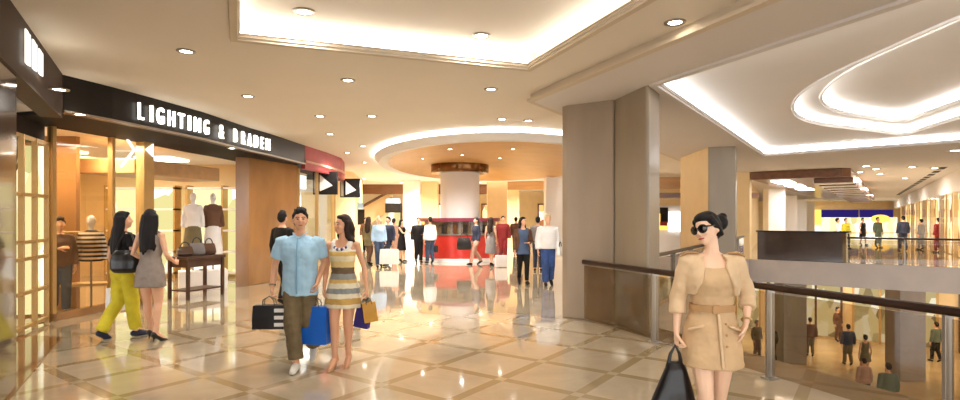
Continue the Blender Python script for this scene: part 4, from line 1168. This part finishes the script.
mn, cm = person('man in light blue shirt and khaki trousers walking beside the woman in striped dress', (plan(300, Ym), Ym, 0), radians(6), 1.775, 'm',
    arms={-1: ((-.275, .04, 1.14), (-.285, -.05, .90), (.02, -.1, -1), .9), 1: ((.25, .07, 1.15), (.20, -.06, .95), (-.1, -.2, -1), .7)},
    legs={-1: ((-.055, -.12, .50), (-.005, -.16, .085), (-.05, -1, .02)), 1: ((.09, -.01, .49), (.115, .17, .21), (.1, -1, -.6))}, head=(radians(14), 0, 0), skin='skint', hair=('short', 'hair'), shoes='shoew', vox=.012, face=True,
    clothes=[('shirt', 'shirt', {'hem': .80, 'neck': 1.455, 'sleeve': .72, 'inf': .02, 'straight': .166, 'flare': .015}),
             ('trousers', 'khaki', {'waist': .98, 'loose': .03, 'inf': .012, 'ankle': .13})], extra=man_extra)
g = hand_point(cm, -1, .1)
shopping_bag('black shopping bag with white stripes in the right hand of the man in blue', g+Vector((-.03, 0, 0)), radians(4), .34, .26, .12, 'bagblack', handle=.10, stripes_=True)

dz_ = [(0, rgb(226, 214, 186)), (.71, rgb(196, 158, 84)), (.775, rgb(232, 222, 196)), (.83, rgb(140, 146, 146)), (.885, rgb(230, 222, 196)), (.945, rgb(214, 178, 108)),
       (.99, rgb(150, 152, 146)), (1.05, rgb(110, 90, 66)), (1.12, rgb(222, 196, 134)), (1.19, rgb(232, 218, 180)), (1.25, rgb(216, 178, 96)), (1.30, rgb(228, 220, 206))]
sd = stripes('striped_dress_cloth', [(a/1.5, b) for a, b in dz_], 2, 1.5)
def wd_extra(c):
    root, S, v = c['root'], c['S'], c['v']
    for i in range(9):
        t = radians(-70+140*i/8); m = MB(s=S); m.ball(v((.085*sin(t), -.035-.085*cos(t), 1.40-.055*cos(t))), (.016, .012, .018)); m.build('necklace_bead', M['denim' if i % 2 else 'bagwhite'], root, True)
wd, cd = person('woman with long dark wavy hair in a striped cream dress beside the man', (plan(343, 6.25), 6.25, 0), radians(-6), 1.71, 'f',
    arms={-1: ((-.215, .04, 1.13), (-.21, -.05, .885), (.03, -.1, -1), .8), 1: ((.245, .03, 1.13), (.30, -.03, .885), (.1, -.1, -1), .8)},
    legs={-1: ((-.075, -.09, .49), (-.055, -.12, .095), (-.15, -1, -.3)), 1: ((.07, -.03, .49), (.06, .02, .095), (.1, -1, -.4))},
    head=(radians(-38), 0, 0), skin='skint', hair=('wavy', 'hairb'), heel=.05, shoes='shoeb', vox=.012, face=True,
    clothes=[('dress', sd, {'hem': .66, 'neck': 1.34, 'flare': (.235, .185), 'inf': .012, 'aline': True, 'straps': .03})], extra=wd_extra)
g = hand_point(cd, -1, .1)
shopping_bag('bright blue shopping bag held between the man and the woman in stripes', g+Vector((-.10, -.03, 0)), radians(-8), .33, .42, .13, 'bagblue', handle=.10)
shopping_bag('pale aqua shopping bag partly hidden behind the bright blue bag', g+Vector((-.22, .10, .0)), radians(10), .26, .34, .1, 'bagaqua', handle=.12)
g = hand_point(cd, 1, .1)
shopping_bag('small ochre paper bag in the left hand of the woman in stripes', g+Vector((.05, -.03, 0)), radians(15), .15, .22, .08, 'bagyel', handle=.05, tilt=radians(-8))
shopping_bag('small purple paper bag beside the ochre bag', g+Vector((-.08, .06, 0)), radians(-10), .17, .25, .08, 'bagpur', handle=.10, tilt=radians(10))

# two women seen from behind on the left ----------------------------------------
gw, cg = person('woman in short grey dress seen from behind with long black hair', (plan(151, 7.5), 7.5, 0), radians(172), 1.79, 'f',
    arms={-1: ((-.23, -.0, 1.13), (-.20, -.20, 1.02), (.1, -1, -.1), .4), 1: ((.235, .05, 1.14), (.12, -.10, 1.05), (-.5, -.8, 0), .5)},
    legs={-1: ((-.09, -.03, .49), (-.10, .03, .09), (-.3, -1, -.3)), 1: ((.085, -.04, .49), (.085, -.10, .09), (.1, -1, -.3))},
    head=(radians(20), 0, 0), skin='skin', hair=('long', 'hair'), heel=.06, shoes='leather', vox=.013,
    clothes=[('dress', 'greyd', {'hem': .70, 'neck': 1.40, 'flare': (.21, .17), 'inf': .016, 'straps': .035})])
yw, cy_ = person('woman in yellow trousers and dark top with long black hair seen from behind', (plan(124, 7.78), 7.78, 0), radians(158), 1.765, 'f',
    legs={-1: ((-.09, -.06, .49), (-.10, -.10, .085), (-.1, -1, -.1)), 1: ((.09, .02, .48), (.09, .26, .12), (.1, -1, -.6))},
    arms={1: ((.235, .05, 1.13), (.25, -.06, .89), (0, -.1, -1), .7)},
    head=(radians(-30), 0, 0), skin='skin', hair=('long', 'hair'), shoes='navy', vox=.013,
    clothes=[('top', 'blackm', {'hem': .92, 'neck': 1.44, 'sleeve': .5, 'inf': .014}), ('trousers', 'yellow', {'waist': 1.0, 'loose': .028, 'inf': .016, 'ankle': .11})])
sb = empty('handbag', (plan(124, 7.5), 7.52, .93), radians(10), 'big black shoulder bag on the woman in yellow trousers', 'bag')
m = MB(); m.rings([[Vector((w*cos(t), .11*k*sin(t), z)) for t in [2*pi*i/16 for i in range(16)]] for w, k, z in ((.14, .6, 0), (.185, 1, .05), (.19, 1, .16), (.16, .8, .26), (.12, .4, .31))]); m.build('body', M['leather'], sb, vox=.014)
m = MB(); m.tube([(-.12, 0, .28), (-.10, .06, .42), (-.04, .10, .56), (.04, .10, .54), (.10, .05, .4), (.12, 0, .28)], .012, 8); m.build('strap', M['leather'], sb, True)
g = hand_point(cy_, 1, .1)
shopping_bag('narrow white paper bag in the hand of the woman in yellow trousers', g, radians(70), .26, .34, .1, 'bagwhite', handle=.12)

# man in black behind the couple
person('man in black suit seen behind the man in blue shirt', (plan(283, 10.6), 10.6, 0), radians(150), 1.80, 'm', legs=walk(.12, 1), hair=('short', 'hair'), vox=.016, head=(radians(20), 0, 0),
       clothes=[('coat', 'blackm', {'hem': .78, 'sleeve': 1.95, 'inf': .022, 'straight': .17}), ('trousers', 'blackm', {'waist': .98})])
# mid couple
wc, c1 = person('woman in blue grey tunic and brown cardigan with black leggings', (plan(523, 14.0), 14.0, 0), radians(8), 1.70, 'f', legs=walk(.10, 1), hair=('wavy', 'hairb'), head=(radians(25), 0, 0), vox=.017,
       arms={1: ((.23, .02, 1.13), (.13, -.14, 1.08), (-.7, -.5, 0), .5)},
       clothes=[('dress', 'tunic', {'hem': .78, 'neck': 1.42, 'flare': (.21, .16), 'inf': .014, 'straps': .04}), ('jacket', 'brownc', {'hem': .86, 'sleeve': 1.9, 'inf': .02, 'open': lambda z: radians(48)}), ('trousers', 'blackm', {'waist': .98, 'loose': .006})])
wm, c2 = person('fair haired shopper in white sweater and blue jeans', (plan(548, 13.7), 13.7, 0), radians(4), 1.77, 'm', legs=walk(.10, -1), hair=('short', 'hairg'), vox=.017,
       clothes=[('shirt', 'whitec', {'hem': .90, 'sleeve': 1.9, 'inf': .03, 'straight': .18, 'name': 'sweater'}), ('trousers', 'denim', {'waist': .98, 'loose': .03, 'ankle': .09})])
g = hand_point(c2, 1, .05)
handbag('white shoulder bag beside the shopper in white sweater', (g.x+.04, g.y-.02, g.z-.1), radians(60), .26, .24, .1, M['bagwhite'])
person('person in dark clothes walking away behind the couple in tunic and sweater', (plan(538, 17.5), 17.5, 0), radians(170), 1.72, 'm', hair=('short', 'hair'), vox=.022,
       clothes=[('shirt', 'greyc', {'hem': .86, 'sleeve': 1.9}), ('trousers', 'navy', {})])

# shoppers round the kiosk
def far_person(label, px, Y, h, yaw, sex, top, bot, hair='short', hm='hair', kind='trousers', z=0, arms=None, hem=.86, sl=1.9, group='far shoppers in the corridor', vox=.024, stride=.12, side=1, skin='skin'):
    cl = []
    if kind == 'trousers': cl = [('shirt', top, {'hem': hem, 'sleeve': sl, 'inf': .018, 'straight': .15}), ('trousers', bot, {'waist': .98, 'loose': .02})]
    else: cl = [('dress', top, {'hem': hem, 'neck': 1.42, 'flare': (.22, .18), 'straps': .04})]
    return person(label, (plan(px, Y), Y, z), radians(yaw), h, sex, group=group, legs=walk(stride, side), hair=(hair, hm), clothes=cl, vox=vox, arms=arms, skin=skin)
far_person('far shopper in olive coat leftmost of the group with the big white bag', 369, 19.6, 1.72, 150, 'f', 'olive', 'brownc', 'long', 'hairb', hem=.7)
_, ca = far_person('far blond shopper in pale blue shirt with the big white bag', 379, 18.8, 1.74, 20, 'f', 'bluec', 'denimd', 'long', 'hairg', side=-1, stride=.2)
far_person('far shopper in navy jacket beside the pale blue shirt', 388, 19.4, 1.72, -30, 'm', 'navy', 'navy', stride=.22)
far_person('far shopper in pinkish top behind the navy jacket', 394, 22.5, 1.66, 160, 'f', 'pinkc', 'pinkc', 'short', 'hairb')
g = hand_point(ca, 1, .1)
shopping_bag('large white shopping bag carried low by the far shopper in pale blue', g+Vector((.16, -.26, 0)), radians(-12), .62, .50, .2, 'bagwhite', handle=.14)
far_person('far woman in long black coat pointing to the right', 402, 21.0, 1.62, 60, 'f', 'blackm', 'blackm', 'long', 'hair', kind='dress', hem=.48, arms={1: ((.26, -.12, 1.25), (.38, -.36, 1.18), (.5, -.8, 0), .2), -1: ((-.2, -.2, 1.2), (-.12, -.42, 1.2), (0, -1, 0), .2)}, stride=.05)
far_person('far man in black clothes standing left of the red kiosk', 418.5, 20.6, 1.70, 20, 'm', 'blackm', 'blackm', stride=.05, arms={1: ((.26, .0, 1.14), (.14, -.2, 1.1), (-.6, -.6, 0), .3)})
_, cb = far_person('far shopper in white top and blue jeans at the left side of the kiosk', 430, 20.3, 1.72, -150, 'f', 'whitec', 'denimd', 'short', 'hair', stride=.06)
g = hand_point(cb, -1, .1)
shopping_bag('small black bag of the shopper in white top by the kiosk', g+Vector((.0, 0, 0)), 0, .24, .26, .12, 'bagblack', handle=.1)
_, cc = far_person('far shopper in navy top and beige trousers in front of the kiosk', 476, 19.8, 1.70, -60, 'f', 'navy', 'pinkc', 'short', 'hair', stride=.26)
g = hand_point(cc, 1, .1)
handbag('round black handbag of the shopper in navy top', (plan(464, 19.6), 19.6, .55), 0, .5, .42, .2, M['leather'])
far_person('far woman in grey dress walking away right of the kiosk', 491, 19.2, 1.70, 150, 'f', 'greyc', 'greyc', 'long', 'hairb', kind='dress', hem=.45, stride=.15)
far_person('far man with red top behind the grey dress', 503, 21.4, 1.75, 10, 'm', 'redc', 'redc', stride=.05)
g = Vector((plan(501, 18.6), 18.6, .55)); shopping_bag('white shopping bag standing near the far woman in grey', g, radians(10), .40, .40, .16, 'bagwhite', handle=.13)
far_person('distant dark figure right of the far cream column', 516, 25, 1.72, 170, 'm', 'brownc', 'blackm')
far_person('distant figure in black at the back left of the corridor', 366, 26, 1.7, 10, 'm', 'brownc', 'blackm')

# figures behind the brown window
far_person('woman in brown top with dark trousers inside the brown tinted window', 60, 9.6, 1.68, 40, 'f', 'brownc', 'denimd', 'short', 'hairb', vox=.016, group='figures in the shop window', arms={-1: ((-.2, -.1, 1.15), (-.02, -.24, 1.2), (.8, -.3, .2), .4)})
def mannequin(label, loc, rz, mt, stand=1.0, bottom=None, name='mannequin'):
    t = empty(name, loc, rz, label, 'mannequin', 'clothing displays')
    m = MB(); zz = stand-.95
    if stand > 1.2:
        pm = MB(); pm.box(-.3, .3, -.3, .3, 0, .45); pm.build('plinth', M['white'], t, bevel=.01)
    m.loft([(z+zz, cx, cy, rx+.012, ry+.012) for z, cx, cy, rx, ry in FEM if z > .85]); 
    for s in (1, -1): m.tube([(s*.15, 0, 1.39+zz), (s*.2, .02, 1.15+zz), (s*.22, -.02, .95+zz)], [.052, .046, .038])
    m.build('garment', mt, t, vox=.016)
    m = MB(); m.ball((0, -.0, 1.62+zz), (.07, .085, .11)); m.tube([(0, .01, 1.45+zz), (0, .005, 1.56+zz)], .045); m.build('head', M['whitec'], t, vox=.016)
    m = MB(); m.loft([(0, 0, 0, .16, .16), (.02, 0, 0, .16, .16)]); m.tube([(0, 0, 0), (0, 0, .9+zz)], .018, 8); m.build('stand', M['steel'], t)
    if bottom:
        m = MB(); m.loft([(.25+zz, 0, 0, .22, .18), (.6+zz, 0, 0, .2, .16), (.95+zz, 0, 0, .16, .12)]); m.build('skirt', bottom, t, vox=.016)
    return t
st = stripes('striped_top_cloth', [(0, rgb(40, 34, 34)), (.5, rgb(214, 190, 160))], 2, 1.0, 0)
for nd in st.node_tree.nodes:      # repeat the stripe
    if nd.bl_idname == 'ShaderNodeMath' and nd.operation == 'DIVIDE':
        t_ = st.node_tree; fr = t_.nodes.new('ShaderNodeMath'); fr.operation = 'FRACT'; nd.inputs[1].default_value = .075
        dst = nd.outputs[0].links[0].to_socket; t_.links.new(nd.outputs[0], fr.inputs[0]); t_.links.new(fr.outputs[0], dst)
ck = empty('clothes_rack', (plan(93, 10.2)-.25, 10.25, 0), radians(20), 'gold display frame in the brown window holding the striped top', 'clothes rack')
m = MB(); m.tube([(-.42, 0, 0), (-.42, 0, 1.3), (-.3, 0, 1.42), (.3, 0, 1.42), (.42, 0, 1.3), (.42, 0, 0)], .018, 8); m.build('frame', M['frame'], ck)
m = MB(); m.box(-.5, .5, -.2, .2, .42, .47); m.build('shelf', M['frame'], ck)
mannequin('display torso wearing a black and cream striped top behind the brown window', (plan(96, 9.9)-.1, 9.92, 0), radians(20), st, .95)
mannequin('mannequin in white blouse behind the display table', (plan(193, 12.9), 12.9, 0), radians(30), M['whitec'], 1.5, M['olive'])
mannequin('mannequin in brown patterned jacket behind the display table', (plan(213, 13.2), 13.2, 0), radians(30), M['brownc'], 1.5, M['whitec'])
mannequin('mannequin in red dress at the right side of the lighting shop', (plan(244, 13.9), 13.9, 0), radians(30), M['redc'], .95, M['redc']) if False else None

# people across the atrium
ag = 'shoppers across the atrium'
far_person('man in dark suit walking in front of the shops across the atrium', 903, 28, 1.78, 170, 'm', 'navy', 'navy', group=ag, vox=.028)
far_person('person in grey green clothes across the atrium left of the dark suit', 878, 31, 1.72, 10, 'm', 'greenc', 'greenc', group=ag, vox=.028, stride=.05)
far_person('woman in black dress near the end of the far shop row', 863, 34, 1.68, 10, 'f', 'blackm', 'blackm', 'short', 'hair', kind='dress', hem=.5, group=ag, vox=.028)
far_person('person in yellow top right behind the dark parapet', 846, 30, 1.66, 10, 'f', 'yellow', 'blackm', 'short', 'hair', group=ag, vox=.028)
far_person('person in white top leaning behind the dark parapet', 838, 27, 1.68, 60, 'f', 'whitec', 'whitec', 'short', 'hairb', group=ag, vox=.028)
far_person('person in dark red clothes at the right shop window across the atrium', 938, 26.5, 1.68, 190, 'f', 'redc', 'redc', 'short', 'hair', group=ag, vox=.028, stride=.05)
far_person('person in grey looking into a shop window across the atrium', 921, 29, 1.62, 200, 'f', 'greyc', 'greyc', 'short', 'hair', group=ag, vox=.028, stride=.05)
# people on the lower floor
lg = 'shoppers on the lower floor'; Zl = -4.6
far_person('person in dark jacket at the bottom right on the lower floor', 888, 17.0, 1.8, 170, 'm', 'greenc', 'blackm', z=Zl, group=lg)
far_person('person in light top beside the dark jacket on the lower floor', 864, 18.2, 1.66, 170, 'f', 'pinkc', 'navy', 'short', 'hairb', z=Zl, group=lg)
far_person('woman in olive dress walking away on the lower floor', 865, 21.5, 1.72, 175, 'f', 'olive', 'olive', 'short', 'hair', kind='dress', hem=.7, z=Zl, group=lg, skin='skint')
far_person('man in blue cap coloured top on the lower floor left of the olive dress', 848, 23.5, 1.74, 170, 'm', 'denimd', 'olive', z=Zl, group=lg)
far_person('person in white top by the bright lower shop window', 874, 29.5, 1.70, 10, 'm', 'whitec', 'blackm', z=Zl, group=lg, stride=.05)
far_person('person in black by the bright lower shop window', 879, 29.3, 1.68, -20, 'f', 'blackm', 'blackm', 'short', 'hair', z=Zl, group=lg, stride=.05)
far_person('person in brown standing in front of the lower shop windows', 838, 28, 1.74, 20, 'm', 'brownc', 'brownc', z=Zl, group=lg, stride=.05)
far_person('person in grey brown clothes left part of the lower floor', 810, 25, 1.76, 160, 'm', 'brownc', 'olive', z=Zl, group=lg)
far_person('person in black carrying nothing left of the lower grey column', 772, 23.5, 1.74, 200, 'm', 'blackm', 'blackm', z=Zl, group=lg)
far_person('person in olive at the left end of the lower floor', 757, 24.5, 1.72, 20, 'm', 'olive', 'brownc', z=Zl, group=lg, stride=.05)
far_person('person in dark clothes at the right side of the lower floor', 936, 24, 1.74, 190, 'm', 'greenc', 'blackm', z=Zl, group=lg)

bpy.context.view_layer.update()
dg = bpy.context.evaluated_depsgraph_get()
for o in [o for o in SC.objects if o.type == 'FONT']:
    me = bpy.data.meshes.new_from_object(o.evaluated_get(dg))
    q = bpy.data.objects.new('letter', me); COL.objects.link(q)
    q.parent = o.parent; q.location = o.location; q.rotation_euler = o.rotation_euler; q.scale = o.scale
    bpy.data.objects.remove(o)

# ------------------------------------------------------------------ world, camera, settings
w = bpy.data.worlds.new('World'); SC.world = w; w.use_nodes = True
bg = w.node_tree.nodes['Background']; bg.inputs[0].default_value = (1, 1, 1, 1); bg.inputs[1].default_value = 2.5
cam = bpy.data.cameras.new('Camera'); co = bpy.data.objects.new('Camera', cam); COL.objects.link(co)
co.location = (0, 0, CAMH); co.rotation_euler = (pi/2, 0, 0)
cam.sensor_width = 36; cam.lens = 36*F/960; cam.shift_y = 18/960; cam.clip_end = 300; cam.clip_start = .05
SC.camera = co
SC.view_settings.view_transform = 'Standard'; SC.view_settings.look = 'None'; SC.view_settings.gamma = 1
SC.view_settings.exposure = 0.3
try:
    SC.cycles.use_denoising = True; SC.cycles.denoiser = 'OPENIMAGEDENOISE'
    SC.cycles.sample_clamp_indirect = 6; SC.cycles.max_bounces = 8; SC.cycles.diffuse_bounces = 4; SC.cycles.glossy_bounces = 4; SC.cycles.transparent_max_bounces = 12
except Exception as e: print(e)
